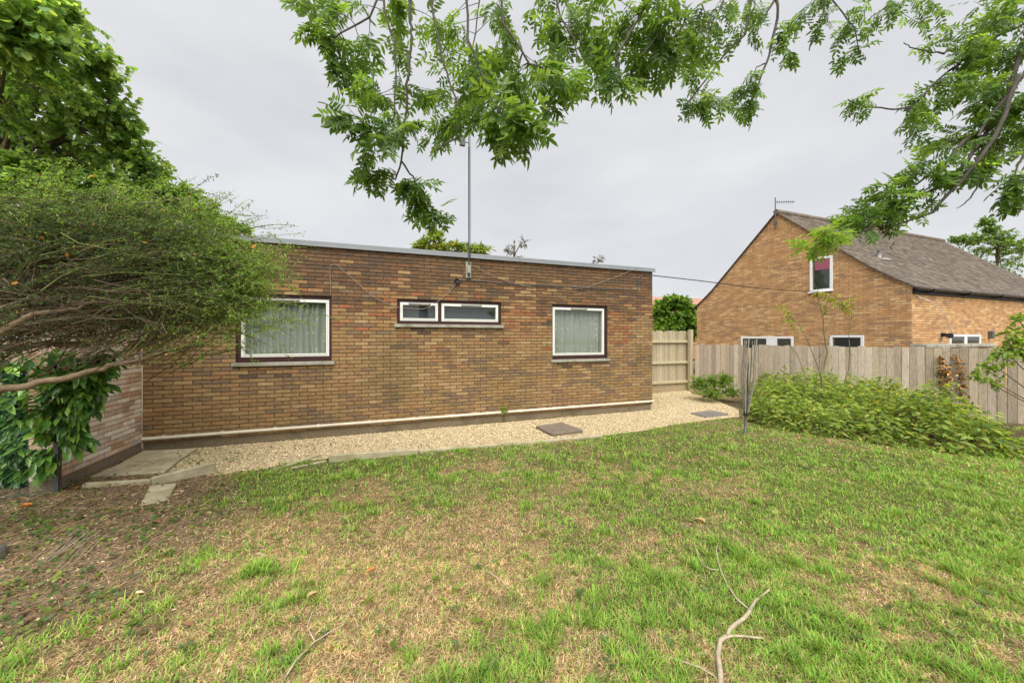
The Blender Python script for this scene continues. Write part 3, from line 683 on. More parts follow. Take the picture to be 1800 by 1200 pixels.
# ------------------------------------------------------------------ things fixed to the bungalow
def wl_pt(px, py, off=.012): x, z = wall(px, py); return LC + WD*x + WO*off + Vector((0, 0, z))
def cable(name, pts, rad, m, label, cat='cable', group=None):
    b = MB(); P = [Vector(p) for p in pts]; Q = []
    for i in range(len(P)-1):
        p0, p1, p2, p3 = P[max(i-1, 0)], P[i], P[i+1], P[min(i+2, len(P)-1)]
        for k in range(5):
            t = k/5; Q.append(.5*((2*p1) + (p2-p0)*t + (2*p0-5*p1+4*p2-p3)*t*t + (3*p1-p0-3*p2+p3)*t**3))
    Q.append(P[-1]); b.tube(Q, rad, 5); return tag(b.build(name, m, None, True), label, cat, group)
cable('cable', [wl_pt(581,518), wl_pt(581,492), wl_pt(580.5,470), wl_pt(585,465.5), wl_pt(594,467), wl_pt(605,478,.02), wl_pt(616,486,.03), wl_pt(640,508,.04), wl_pt(662,525,.04), wl_pt(690,537,.03), wl_pt(703,540.5,.02),
        wl_pt(730,543,.03), wl_pt(750,541.5,.03), wl_pt(764,534,.035), wl_pt(785,517,.03), wl_pt(800,500,.025), wl_pt(812,487,.02), wl_pt(821,470)], .0042, M['cable_grey'], 'thin grey cable sagging from the mast across to the wide window')
cable('cable', [wl_pt(826,466), wl_pt(838,470,.02), wl_pt(850,478,.025), wl_pt(868,486,.03), wl_pt(890,494,.025), wl_pt(915,501,.02), wl_pt(940,505)], .0042, M['cable_grey'], 'short pale cable drooping to the right from the mast bracket')
cable('cable', [wl_pt(806,493), wl_pt(845,494), wl_pt(890,499), wl_pt(930,501), wl_pt(1000,504), wl_pt(1060,508), wl_pt(1112,509.5), wl_pt(1119,508), wl_pt(1122,501), wl_pt(1122,489), wl_pt(1128,484.5), wl_pt(1136,482), wl_pt(1143,483)], .009, M['dark_metal'], 'dark cable running along the wall under the roof edge to the corner')
cable('cable', [wl_pt(1000,509), wl_pt(1030,505.5), wl_pt(1060,495), wl_pt(1090,484), wl_pt(1117,471,.05)], .0055, M['cable_grey'], 'pale cable rising diagonally to the roof edge near the right corner')
mast_p = wl_pt(823, 489, .06)
mt = thing('aerial_mast', 'tall thin grey aerial mast bracketed to the bungalow wall', 'aerial', mast_p, WA)
ztop = at(823, 70, mast_p.y).z - mast_p.z
b = MB(); b.tube([(0,0,-.02),(0,0,ztop*.55)], .0125, 8); b.tube([(0,0,ztop*.55),(0,0,ztop)], .01, 8); b.build('pole', M['black'], mt, True)
b = MB(); b.box(-.05, .05, .03, .045, .0, .3); b.cbox(-.03, .03, -.03, .03, .08, .22, .005); b.box(-.012, .012, 0, .05, .1, .13); b.box(-.012, .012, 0, .05, .19, .22); b.build('bracket', M['sill'], mt)
b = MB()
for k in range(7): b.box(-.55+k*.16, -.546+k*.16, -.003, .003, ztop-.5, ztop-.1)
b.tube([(-.6,0,ztop-.3),(.45,0,ztop-.3)], .009, 6); b.build('aerial', M['dark_metal'], mt)
zz = at(808, 252, mast_p.y).z - mast_p.z
b = MB(); b.cbox(-.17, -.07, -.03, .03, zz-.07, zz+.12, .01); b.box(-.08, 0, -.006, .006, zz, zz+.015); b.build('amplifier_box', M['dark_metal'], mt)
b = MB(); b.tube([(.024,-.004,.1),(.03,-.006,ztop*.3),(.022,-.004,ztop*.6),(.024,-.002,ztop*.9)], .004, 4); b.build('feed_cable', M['black'], mt)
p = wl_pt(803, 494, .0); jb = thing('junction_box', 'small round black junction box beside the mast foot', 'junction box', p, WA)
b = MB(); b.tube([(0,0,0),(0,-.05,0)], [.045,.038], 12); b.build('body', M['black'], jb, True); b = MB(); b.box(-.05,.05,-.02,-.004,-.075,-.046); b.build('terminal_plate', M['black'], jb)

# ------------------------------------------------------------------ pale brick side wall on the left
SWL = 1.39; SWO = LC + WO*SWL
sw = thing('garden_wall', 'pale lime-stained brick wall meeting the bungalow at its left corner', 'brick wall', SWO, WA + math.radians(90))
PAL_S = [(.68,.53,.42),(.74,.63,.53),(.6,.43,.31),(.78,.7,.62),(.42,.27,.17),(.5,.42,.36),(.55,.36,.25),(.38,.29,.22),(.46,.36,.2),(.52,.3,.2)]
def pick_s(x, z, r): return r.choice([0,1,3,5,0,1,2,4,6,7,8,9]) if x > .3 or r.random() < .5 else r.choice([6, 9, 9])
lay_bricks(sw, SWL - .004, ZB + .02, 34, COURSE, PITCH, .009, [], PAL_S, pick_s, M['pale_brick'], indiv=lambda x, z: 5 - x*.3, seed=21)
lay_bricks(sw, .2, ZB + .02, 34, COURSE, .2, .0, [], PAL_S, lambda x, z, r: r.choice([6,9,9,4,2]), M['pale_brick'], Mx=Matrix.Translation((-.001, .205, 0)) @ Matrix.Rotation(math.radians(-90), 4, 'Z'), seed=22, depth=.0)
b = MB(); b.box(.004, SWL - .004, .007, .21, ZB + .02, ZB + .02 + 34*COURSE); b.build('wall', M['pale_mortar'], sw)
b = MB(); b.box(0, SWL - .004, .012, .2, -.1, ZB + .018); b.build('plinth', M['pebble'], sw)
for k in range(3):
    b = MB(); b.cbox(k*.456 + .003, k*.456 + .452, -.03, .24, ZB + .024 + 34*COURSE, ZB + .085 + 34*COURSE, .008); b.build('coping_stone', M['concrete'], sw)

# ------------------------------------------------------------------ slabs, edgings, covers
def slab(name, corners, z, t, m, label, cat, group=None, tilt=None, bev=.006):
    P = [gnd(x, y, z) for x, y in corners]; c = sum(P, Vector()) / len(P)
    bm = bmesh.new(); top = [bm.verts.new((p.x - c.x, p.y - c.y, (tilt[i] if tilt else 0))) for i, p in enumerate(P)]
    bot = [bm.verts.new((v.co.x, v.co.y, v.co.z - t)) for v in top]; n = len(P)
    bm.faces.new(top); bm.faces.new(bot[::-1])
    for i in range(n): bm.faces.new((top[i], bot[i], bot[(i+1) % n], top[(i+1) % n]))
    bmesh.ops.recalc_face_normals(bm, faces=list(bm.faces)); bmesh.ops.bevel(bm, geom=list(bm.edges), offset=bev, segments=1, affect='EDGES')
    me = bpy.data.meshes.new(name); bm.to_mesh(me); bm.free(); me.materials.append(m)
    o = link(bpy.data.objects.new(name, me)); o.location = (c.x, c.y, z); return tag(o, label, cat, group)
slab('paving_slab', [(252,791.5),(346,787),(314,807.5),(214,812)], .045, .05, M['concrete'], 'worn concrete paving slab tight against the bungalow corner', 'paving slab')
slab('paving_slab', [(213.5,813),(313,808.5),(289,828.5),(158,837)], .045, .05, M['concrete'], 'worn concrete paving slab in front, behind the low edging', 'paving slab')
slab('paving_slab', [(264,853),(311,848),(296,877),(246,887)], .03, .03, M['concrete'], 'broken slab piece lying loose on the bare bed', 'paving slab')
def edging(a, b_, wdt, z, h, label, tz=(0, 0), m='concrete', group=None):
    A, B = gnd(*a, z), gnd(*b_, z); d = (B - A); d.z = 0; L = d.length; d.normalize()
    bm = MB(); bm.cbox(0, L, 0, wdt, -h, 0, .008); o = bm.build('concrete_edging', M[m])
    o.location = A + Vector((0, 0, tz[0])); ang = math.atan2(d.y, d.x); o.rotation_euler = (0, -math.atan2(tz[1]-tz[0], L), ang)
    return tag(o, label, 'edging', 'concrete edgings along the gravel')
edging((143,850), (264,843), .05, .06, .14, 'low level edging in front of the two paving slabs')
edging((266,840), (379,818), .055, .09, .17, 'raised tilted edging piece ending beside the gravel', (0, .04))
edging((478,823), (565,799), .05, .03, .12, 'sunken mossy edging piece left of the long row', (-.02, .015))
edging((512,822), (574,809), .04, .02, .1, 'flat broken edging strip with yellow lichen', (0, 0))
edging((578,800), (735,788), .05, .085, .18, 'first upright edging of the long row, dark end face showing', (.0, -.01))
edging((737,791.5), (900,778.5), .05, .045, .14, 'middle edging of the long row, half hidden by grass')
edging((902,779), (1060,764.5), .05, .045, .14, 'last edging of the long row, just below the brown cover slab')
slab('cover_slab', [(942,748),(988,741.5),(1025,755),(971,762)], .055, .045, M['slab_brown'], 'square brown cover slab on the gravel near the window', 'manhole cover', bev=.008)
slab('cover_slab', [(1213,725),(1250,720.5),(1281,727),(1240,732)], .03, .03, M['slab_grey'], 'flat grey cover set in the gravel by the shrub', 'manhole cover')

# ------------------------------------------------------------------ timber fences
def boards(parent, L, h, pitch, w, m, pal, seed, y0=0, z0=.0, t=.018, overlap=True):
    r = random.Random(seed); x = 0; k = 0
    while x < L - pitch*.3:
        bw = w * r.uniform(.94, 1.05); hh = h + r.uniform(-.022, .014); c = r.choice(pal); s = r.uniform(.82, 1.12); c = tuple(q*s for q in c)
        ya = y0 + r.uniform(-.003, .003); tw = .024 if overlap else 0
        b = MB(); v = [(0,ya+.012,z0),(.009,ya,z0),(bw-.009,ya-.004,z0),(bw,ya+.012,z0),(bw*.5,ya+.024,z0)] if overlap else []; lean = r.gauss(0, .0035)
        top = [(p[0]+lean*hh, p[1], hh) for p in v]
        b.add(v + top, [(4,3,2,1,0),(5,6,7,8,9)] + [(i, (i+1) % 5, 5+(i+1) % 5, 5+i) for i in range(5)], c)
        o = b.build('board', m, parent); o.location = (x, 0, 0); x += pitch; k += 1
PG = [(.43,.355,.28),(.47,.395,.325),(.38,.315,.25),(.5,.425,.35),(.43,.36,.27),(.39,.32,.25)]
FD = Vector((.705, -.709, 0)).normalized(); F0 = Vector((5.42, 10.62, 0)); FL = 7.4
fen = thing('fence', 'long silvered closeboard timber fence along the right side', 'fence', F0, math.atan2(FD.y, FD.x))
boards(fen, FL, 1.4, .112, .117, M['wood_grey'], PG, 4)
for zr in (.3, 1.12): 
    b = MB(); b.box(0, FL, .025, .06, zr, zr+.07, (.25,.2,.16)); b.build('rail', M['wood_grey'], fen)
for k in range(4):
    b = MB(); b.box(k*2.4, k*2.4+.09, .062, .15, -.3, 1.36, (.22,.18,.14)); b.build('post', M['wood_grey'], fen)
PN = [(.36,.3,.2),(.41,.345,.24),(.32,.26,.17),(.38,.325,.225)]
G0 = RC - WO*1.97; GL = 3.1
gp = thing('fence', 'pale timber fence panel with three rails beside the bungalow', 'fence', G0, WA)
boards(gp, GL, 1.79, .1, .105, M['wood_new'], PN, 6, y0=.045, z0=.17)
for zr in (.24, .82, 1.44):
    b = MB(); b.cbox(.02, GL, -.02, .042, zr, zr+.075, .006, (.44,.38,.25)); b.build('rail', M['wood_new'], gp)
b = MB(); b.box(0, GL, .03, .055, -.05, .165, (.36,.28,.17)); b.build('gravel_board', M['wood_new'], gp)
xpost = (at(1211, 600, 10.8) - G0).dot(WD)
b = MB(); b.cbox(xpost-.055, xpost+.055, -.14, -.022, -.2, 1.83, .008, (.42,.36,.25)); b.build('post', M['wood_new'], gp)

# ------------------------------------------------------------------ neighbouring house
YR = 9.3; NR = Vector((703/F*YR, YR, 0)); ND = Vector((.343, -.939, 0)).normalized()          # ND: along the gable towards its right corner
GW = .725 * YR; NL = NR - ND*GW; NA = math.atan2(ND.y, ND.x); NB = Vector((-ND.y, ND.x, 0))   # NB: back along the roof
hs = thing('house', 'orange brick house with steep tiled roof beyond the fence', 'house', NL, NA)
def gable(px, py):
    u = (px - CX) / F; x = (u*NL.y - NL.x) / (ND.x - u*ND.y); Y = NL.y + ND.y*x
    return x, CZ - (py - HY)/F*Y
def flank(px, py):
    u = (px - CX) / F; y = (u*NR.y - NR.x) / (NB.x - u*NB.y); Y = NR.y + NB.y*y
    return y, CZ - (py - HY)/F*Y
ZE, ZA, Z0 = 2.9, 5.93, -.5
PROF = [(-.16, 2.84), (.3, 3.16), (.8, 3.55), (GW/2, ZA)]          # half profile of the roof underside from the left eave
def roof_z(x):
    x = x if x <= GW/2 else GW - x
    return np.interp(x, [p[0] for p in PROF], [p[1] for p in PROF])
def roof_x(z): return float(np.interp(z, [p[1] for p in PROF], [p[0] for p in PROF]))
PAL_N = [tuple(q*1.22 for q in c_) for c_ in [(.47,.28,.13),(.42,.24,.115),(.52,.34,.175),(.37,.21,.105),(.47,.3,.15),(.31,.19,.11),(.57,.4,.22),(.48,.26,.125),(.27,.175,.11)]]
def pick_n(x, z, r):
    d = float(vnoise(x*1.1, z*2.5, 1.5, 14)); return r.choice([5, 8, 3]) if r.random() < .12 + .25*(d > .62) else r.choice([0,1,2,3,4,6,7,0,1,4])
gx = lambda px, py: gable(px, py)[0]; gz = lambda px, py: gable(px, py)[1]
GU = (gx(1424, 480), gx(1464, 480), gz(1464, 510), gz(1464, 448.5)); GA = (gx(1303, 600), gx(1395, 600), .55, gz(1350, 591.5)); GB = (gx(1459, 600), gx(1519, 600), .55, gz(1490, 589))
FA = (flank(1668, 600)[0], flank(1722, 600)[0], .9, flank(1695, 588)[1])
clipg = lambda z: (max(0.0, roof_x(z)) if z > ZE else 0.0, GW - max(0.0, roof_x(z)) if z > ZE else GW)
PAL_N = calm(PAL_N, .3)
lay_bricks(hs, GW, Z0, int((ZA - Z0)/.0645), .0645, .225, .01, [GU, GA, GB], PAL_N, pick_n, M['far_brick'], clip=clipg, seed=31, depth=.03,
           indiv=lambda x, z: 1/(NL.y + ND.y*x) if z > 1.4 else 0)
lay_bricks(hs, 11.0, Z0, int((2.92 - Z0)/.0645), .0645, .225, .01, [FA], PAL_N, pick_n, M['far_brick'], Mx=Matrix.Translation((GW, .031, 0)) @ Matrix.Rotation(math.radians(90), 4, 'Z'), seed=33, depth=.03)
prof = [(0, Z0), (GW, Z0), (GW, float(roof_z(GW)))] + [(GW - p[0], p[1]) for p in PROF[1:]] + [(p[0], p[1]) for p in PROF[1:-1]][::-1] + [(0, float(roof_z(0)))]
b = MB(); n = len(prof); b.add([(x if 0 < x < GW else (x - .008 if x else x), .008, z - .01) for x, z in prof] + [(x if 0 < x < GW else (x - .008 if x else x), 11, z - .01) for x, z in prof],
      [tuple(range(n)), tuple(range(2*n-1, n-1, -1))] + [(i, n+i, n+(i+1) % n, (i+1) % n) for i in range(n)]); b.build('wall', M['far_mortar'], hs)
def far_window(x0, x1, z0, z1, lights, label, Mx=None, blind=False, t=.07):
    b = MB(); b.cbox(x0, x1, -.03, .02, z0, z0+t, .006); b.cbox(x0, x1, -.03, .02, z1-t, z1, .006); b.cbox(x0, x0+t, -.03, .02, z0+t, z1-t, .006); b.cbox(x1-t, x1, -.03, .02, z0+t, z1-t, .006)
    for k in range(len(lights)-1): b.cbox(lights[k][1], lights[k+1][0], -.028, .018, z0+t, z1-t, .004)
    w = b.build('window', M['upvc_far'], hs); tag(w, label)
    if Mx is not None: w.matrix_local = Mx
    for a, c in lights:
        b = MB(); b.box(a-.004, c+.004, -.012, -.004, z0+t-.004, z1-t+.004); b.build('pane', M['dark_glass'], w)
        if blind: b = MB(); b.box(a+.02, c-.01, -.02, -.0125, z1-t-(z1-z0)*.3, z1-t-.005); b.build('blind', M['blind_pink'], w)
    b = MB(); b.cbox(x0-.03, x1+.03, -.07, -.031, z0-.03, z0+.012, .005); b.build('sill', M['upvc_far'], w)
t = .07
far_window(*GU, [(GU[0]+.13, GU[1]-t)], 'small upstairs window with a pink blind', blind=True)
w_ = GA[1]-GA[0]; far_window(*GA, [(GA[0]+t, GA[0]+w_*.52), (GA[0]+w_*.72, GA[1]-t)], 'downstairs window with two lights half hidden by the fence')
far_window(*GB, [(GB[0]+.13, GB[1]-.1)], 'downstairs single-light window half hidden by the fence')
w_ = FA[1]-FA[0]; far_window(*FA, [(FA[0]+t, FA[0]+w_*.46), (FA[0]+w_*.54, FA[1]-t)], 'two-light window in the flank wall', Mx=Matrix.Translation((GW, 0, 0)) @ Matrix.Rotation(math.radians(90), 4, 'Z'), t=.06)
# plain tiles in courses, each a real overlapping piece, from the eave up to the ridge on both slopes
def tiles():
    r = np.random.default_rng(44); pr = np.array(PROF); seg = np.hypot(np.diff(pr[:, 0]), np.diff(pr[:, 1])); cum = np.concatenate([[0], np.cumsum(seg)])
    tv = np.array([(0,0,0),(1,0,0),(1,1,0),(0,1,0),(0,0,1),(1,0,1)], float); P = []; gauge, tw = .1, .167; V, C, Fq = [], [], []
    pal = np.array([(.165,.135,.112),(.19,.16,.135),(.14,.118,.1),(.215,.18,.148),(.175,.14,.11),(.16,.14,.122)])
    for side in (0, 1):
        ny = int(11.1 / tw)
        for j in range(int(cum[-1]/gauge)):
            s0, s1 = j*gauge, min((j+1.25)*gauge, cum[-1])
            a = [np.interp(s0, cum, pr[:, k]) for k in (0, 1)]; c = [np.interp(s1, cum, pr[:, k]) for k in (0, 1)]
            tx, tz = c[0]-a[0], c[1]-a[1]; L = math.hypot(tx, tz); nx_, nz_ = -tz/L, tx/L
            if side and False: continue
            for i in range(ny):
                y0 = -.06 + i*tw + (j % 2)*tw/2; y1 = y0 + tw - .006; lift = .03 + r.normal(0, .003)
                if side == 0 and i > 6: 
                    if i % 3 or True: pass
                pts = [(a[0]+nx_*lift, y0, a[1]+nz_*lift), (a[0]+nx_*lift, y1, a[1]+nz_*(lift + r.normal(0, .002))), (c[0]+nx_*.016, y1, c[1]+nz_*.016), (c[0]+nx_*.016, y0, c[1]+nz_*.016), (a[0]+nx_*(lift-.014), y0, a[1]+nz_*(lift-.014)), (a[0]+nx_*(lift-.014), y1, a[1]+nz_*(lift-.014))]
                if side: pts = [(GW-p[0], p[1], p[2]) for p in pts]
                b0 = len(V); V.extend(pts); Fq.extend([(b0,b0+1,b0+2,b0+3), (b0+4,b0+5,b0+1,b0)]); C.extend([tuple(pal[r.integers(6)]*r.uniform(.75, 1.2))]*6)
    o = link(bpy.data.objects.new('roof_tiles', np_mesh('roof_tiles', np.array(V), [np.array(Fq)], np.array(C), M['tile'])), hs); o['kind'] = 'stuff'
tiles()
b = MB()
for k in range(24):
    y = -.07 + k*.46; b.tube([(GW/2, y, ZA+.03), (GW/2, y+.45, ZA+.03)], .09, 10, (.17,.14,.115))
b.build('ridge_tiles', M['tile'], hs, kind='stuff')
b = MB(); n = len(PROF); pf2 = PROF + [(GW-p[0], p[1]) for p in PROF[:-1]][::-1]
for i in range(len(pf2)-1):
    (x0, z0), (x1, z1) = pf2[i], pf2[i+1]
    b.add([(x0,-.065,z0-.01),(x1,-.065,z1-.01),(x1,-.065,z1+.03),(x0,-.065,z0+.03),(x0,.006,z0-.01),(x1,.006,z1-.01),(x1,.006,z1+.03),(x0,.006,z0+.03)], [(0,1,2,3),(7,6,5,4),(0,4,5,1),(3,2,6,7)], (.1,.08,.065))
b.build('verge', M['tile'], hs)
b = MB(); b.tube([(GW+.12, -.05, 2.86), (GW+.12, 11, 2.86)], .048, 8); b.box(GW+.0, GW+.04, .03, 11, 2.74, 2.86); b.build('gutter', M['black'], hs)
for k in range(6): b = MB(); y = .6 + k*1.9; b.box(GW+.02, GW+.19, y, y+.03, 2.78, 2.87); b.build('gutter_bracket', M['black'], hs)
yv, zv = 0, 0
yv = 1.55; xv = GW - 1.35; zv = float(roof_z(xv))
b = MB(); b.tube([(xv, yv, zv-.05), (xv, yv, zv+.24)], .05, 10); b.box(xv+.02, xv+.16, yv-.06, yv+.3, zv-.1, zv-.03); b.build('roof_vent', M['galv'], hs, True)
y, z = flank(1655, 588); b = MB(); b.cbox(GW+.001, GW+.06, y-.05, y+.08, z-.05, z+.05, .008); b.tube([(GW+.05, y, z), (GW+.2, y-.12, z-.03)], [.03,.075], 10); b.build('floodlight', M['black'], hs)
y, z = flank(1738, 588); b = MB(); b.cbox(GW+.001, GW+.1, y-.06, y+.06, z-.11, z+.11, .01); b.build('meter_box', M['dark_metal'], hs)  # meter box on the flank wall, gives no light
ap = NL + ND*(GW/2) + Vector((0, 0, ZA)) - NB*.04
ta = thing('roof_aerial', 'small television aerial on the gable peak of the house', 'aerial', ap, NA)
b = MB(); b.tube([(0,-.05,-.6),(0,-.05,.52)], .016, 6); b.build('pole', M['dark_metal'], ta); b = MB(); b.tube([(0,-.05,.36),(.25,.55,.36)], .012, 6)
for k in range(8):
    q = .1 + k*.115; b.box(.25*q/.6*.6-.004, .25*q/.6*.6+.004, -.05+.6*q-.004, -.05+.6*q+.004, .3, .42)
b.build('boom', M['dark_metal'], ta); b = MB(); b.box(-.06,.06,-.06,-.03,-.42,-.3); b.build('bracket', M['dark_metal'], ta)
p0 = NL + ND*(gable(1589, 509)[0]) - NB*.02; p0.z = gable(1589, 509)[1]; p1 = NR + NB*flank(1664, 589)[0] + ND*.12; p1.z = flank(1664, 589)[1]
b = MB(); b.tube([p0, p0*.72 + p1*.28 + Vector((.1,-.22,.0)), p0*.45 + p1*.55 + Vector((.12,-.2,.0)), p1], .011, 5); tag(b.build('cable', M['cable_white']), 'white cable slanting down round the corner of the orange house', 'cable')
pe = NL + ND*gable(1442, 512)[0] - NB*.05; pe.z = gable(1442, 513)[1]; ps = wl_pt(1146, 484, .0); mid = (ps+pe)/2
cable('overhead_line', [ps, ps*.75+pe*.25 - Vector((0,0,.02)), mid - Vector((0,0,.06)), ps*.25+pe*.75 - Vector((0,0,.05)), pe], .011, M['black'], 'black overhead telephone line spanning from bungalow to orange house', 'cable')
# low wall with concrete coping between fence and house
cp = at(1627, 607, 8.15); cp.z = 0; lw = thing('boundary_wall', 'low wall with pale concrete coping just beyond the fence', 'low wall', cp, math.atan2(NB.y, NB.x))
b = MB(); b.box(.02, 3.6, .02, .22, -.4, 1.355, (.4,.25,.13)); b.build('wall', M['far_brick'], lw)
for k in range(4): b = MB(); b.cbox(k*.82, k*.82+.81, -.03, .27, 1.36, 1.445, .012); tag(b.build('coping_stone', M['pale_mortar']), None); o = bpy.context.scene.objects[-1] if False else b
for o in [o for o in COL.objects if o.name.startswith('coping_stone') and o.parent is None]: o.parent = lw; o.data.materials[0] = M['sill']
# far tiled roof glimpsed past the house
fr = thing('house', 'distant red tiled roof glimpsed left of the orange house', 'house', (14.6, 30, 0), .3)
b = MB(); b.box(-4, 4, -3, 3, 0, 3.0, (.4,.22,.12)); b.build('wall', M['far_brick'], fr)
b = MB(); b.add([(-4.3,-3.3,2.9),(4.3,-3.3,2.9),(4.3,0,4.9),(-4.3,0,4.9),(4.3,3.3,2.9),(-4.3,3.3,2.9)], [(0,1,2,3),(3,2,4,5),(0,3,5),(1,4,2)], (.36,.2,.15)); b.build('roof', M['tile'], fr)

# ------------------------------------------------------------------ folded rotary clothes airer
pb = gnd(1309, 764); aw = thing('rotary_airer', 'folded rotary clothes airer standing on the lawn edge', 'clothes airer', pb, .3)
tl = Vector((.1, 0, 1.0)).normalized()
b = MB(); b.tube([(0,0,-.1),(.03,0,.38),(.06,0,1.2)], [.016,.022,.018], 8); b.build('pole', M['dark_metal'], aw, True)
b = MB(); b.tube([(.022,0,.31),(.03,0,.39)], .036, 10); b.build('hub', M['black'], aw)
b = MB(); b.tube([(.1,0,1.43),(.102,0,1.49)], .04, 8); b.build('collar', M['black'], aw)
rr = random.Random(5); ends = []
for k in range(6):
    a = k*math.pi/3 + .4; e = Vector((.13 + .085*math.cos(a), .085*math.sin(a), 1.5 + rr.uniform(-.02, .08))); s0 = Vector((.028 + .03*math.cos(a), .03*math.sin(a), .36)); md = (s0+e)/2 + Vector((.045*math.cos(a), .045*math.sin(a), 0))
    b = MB(); b.tube([s0, md, e], [.009, .01, .009], 6, (.34,.31,.24) if k % 2 else (.2,.2,.17)); b.build('arm', M['wood_grey'], aw); ends.append((s0, md, e))
b = MB()
for j in range(26):
    k = j % 6; k2 = (k+1) % 6; q = .12 + .8*(j/26); f = lambda K, q: ends[K][0]*(1-q)**2 + ends[K][1]*2*q*(1-q) + ends[K][2]*q*q
    A, B = f(k, q), f(k2, q); mm = (A+B)/2 + Vector((rr.uniform(-.05,.05), rr.uniform(-.05,.05), -rr.uniform(.06,.2))); b.tube([A, mm, B], .0028, 3, cap=False)
b.build('washing_line', M['cable_grey'], aw, kind='stuff')

# ------------------------------------------------------------------ plants: twigs carry leaves
def rvec(r, n): v = r.normal(0, 1, (n, 3)); return v / np.linalg.norm(v, axis=1, keepdims=True)
def sprays(r, clusters, attach, ntw, nlf, droop=.35, twig_r=.004, spread=1.0, col=(.1,.08,.055), start=.25):
    """twigs from the nearest attach point into each ellipsoid (centre, radii); leaves in pairs along the outer part. -> MB, P, D"""
    tw = MB(); P, D, K = [], [], []
    A = np.array([tuple(a) for a in attach])
    for ci, (c, rad, dens) in enumerate(clusters):
        c = np.array(c); rad = np.array(rad)
        for _ in range(max(1, int(ntw * dens))):
            e = c + rvec(r, 1)[0] * rad * r.uniform(.25, 1.0)**.6 * spread
            d0 = np.linalg.norm((A - e) , axis=1); a = A[np.argsort(d0)[min(int(r.integers(0, 3)), len(A)-1)]]
            if np.linalg.norm(e - a) > 2.2 * rad.max() + .3: a = c + (a - c) * (1.5 * rad.max() / (np.linalg.norm(a - c) + 1e-6))
            m = (a + e)/2 + np.array([0, 0, .12 * np.linalg.norm(e - a)]) + r.normal(0, .03, 3)
            L = np.linalg.norm(e - a); pts = []
            for q in np.linspace(0, 1, 6):
                p = a*(1-q)**2 + m*2*q*(1-q) + e*q*q; pts.append(p)
            tw.tube(pts, [twig_r*(1-.7*q) for q in np.linspace(0, 1, 6)], 4, col, cap=False)
            for k in range(nlf):
                q = start + (1-start)*(k + r.random()*.6)/nlf; q = min(q, 1.0)
                p = a*(1-q)**2 + m*2*q*(1-q) + e*q*q; t = 2*(1-q)*(m-a) + 2*q*(e-m); t = t/(np.linalg.norm(t)+1e-6)
                sd = rvec(r, 1)[0]; d = t*.55 + sd*.8; d[2] -= droop; P.append(p); D.append(d); K.append(ci)
            P.append(e); D.append(t + np.array([0, 0, -droop])); K.append(ci)
    return tw, np.array(P), np.array(D), np.array(K)
def put_leaves(parent, templ, P, D, N, S, C, m, n_ind, name='leaf', big='foliage', score=None):
    """the n_ind leaves that show largest become objects sharing meshes, the rest one stuff part"""
    if score is None: score = S / np.maximum(P[:, 1], .3)
    px = CX + F*P[:, 0]/np.maximum(P[:, 1], .05); py = HY - F*(P[:, 2]-CZ)/np.maximum(P[:, 1], .05)
    vis = (px > 10) & (px < 1790) & (py > 10) & (py < 1190) & (P[:, 1] > .3); sc = np.where(vis, score, -1); order = np.argsort(-sc); ind = order[:n_ind]; ind = ind[sc[ind] > 0]
    Bm = basis(D, N); rest = np.ones(len(P), bool); rest[ind] = False
    inv = parent.matrix_basis.inverted()
    nq = 10; cache = {}
    for i in ind:
        key = (int(i) % len(templ), int(np.argmin([np.linalg.norm(C[i]-C[j]) for j in ind[:nq]])))
        if key not in cache:
            tv, tf, tc = templ[key[0]]; cc = C[ind[key[1]]][None, :]*tc[:, None]; cache[key] = np_mesh(name, tv, tf, cc, m)
        o = bpy.data.objects.new(name, cache[key]); link(o, parent)
        Mm = Matrix(Bm[i].tolist()).to_4x4(); Mm = Matrix.Translation(P[i].tolist()) @ Mm @ Matrix.Scale(float(S[i]), 4); o.matrix_local = inv @ Mm
    if rest.any():
        parts = []
        for k in range(len(templ)):
            s = np.where(rest & (np.arange(len(P)) % len(templ) == k))[0]
            if len(s): parts.append(scatter(templ[k], P[s], Bm[s], S[s], C[s]))
        V, Fs, Cc = merge(parts); o = link(bpy.data.objects.new(big, np_mesh(big, V, Fs, Cc, m)), parent); o.matrix_local = inv; o['kind'] = 'stuff'
def wbuild(b, name, m, parent, smooth=False, kind=None):
    o = b.build(name, m, parent, smooth, kind); o.matrix_local = parent.matrix_basis.inverted(); return o
def up(r, n, s=.35): return np.tile([0., 0, 1.], (n, 1)) + r.normal(0, s, (n, 3))
def mixcol(r, n, pal, p=None, s=.25): return np.array(pal)[r.choice(len(pal), n, p=p)] * r.uniform(1-s, 1+s, (n, 1))
def ell(px, py, rx, ry, Y, dens=1.0, depth=None): c = at(px, py, Y); return (tuple(c), (rx/F*Y, depth if depth else (rx+ry)/2/F*Y, ry/F*Y), dens)
def path(pts): return [at(*p) for p in pts]
def dense(P, n=4):
    out = []
    for a, b_ in zip(P[:-1], P[1:]):
        for k in range(n): out.append(a + (b_-a)*k/n)
    return out + [P[-1]]

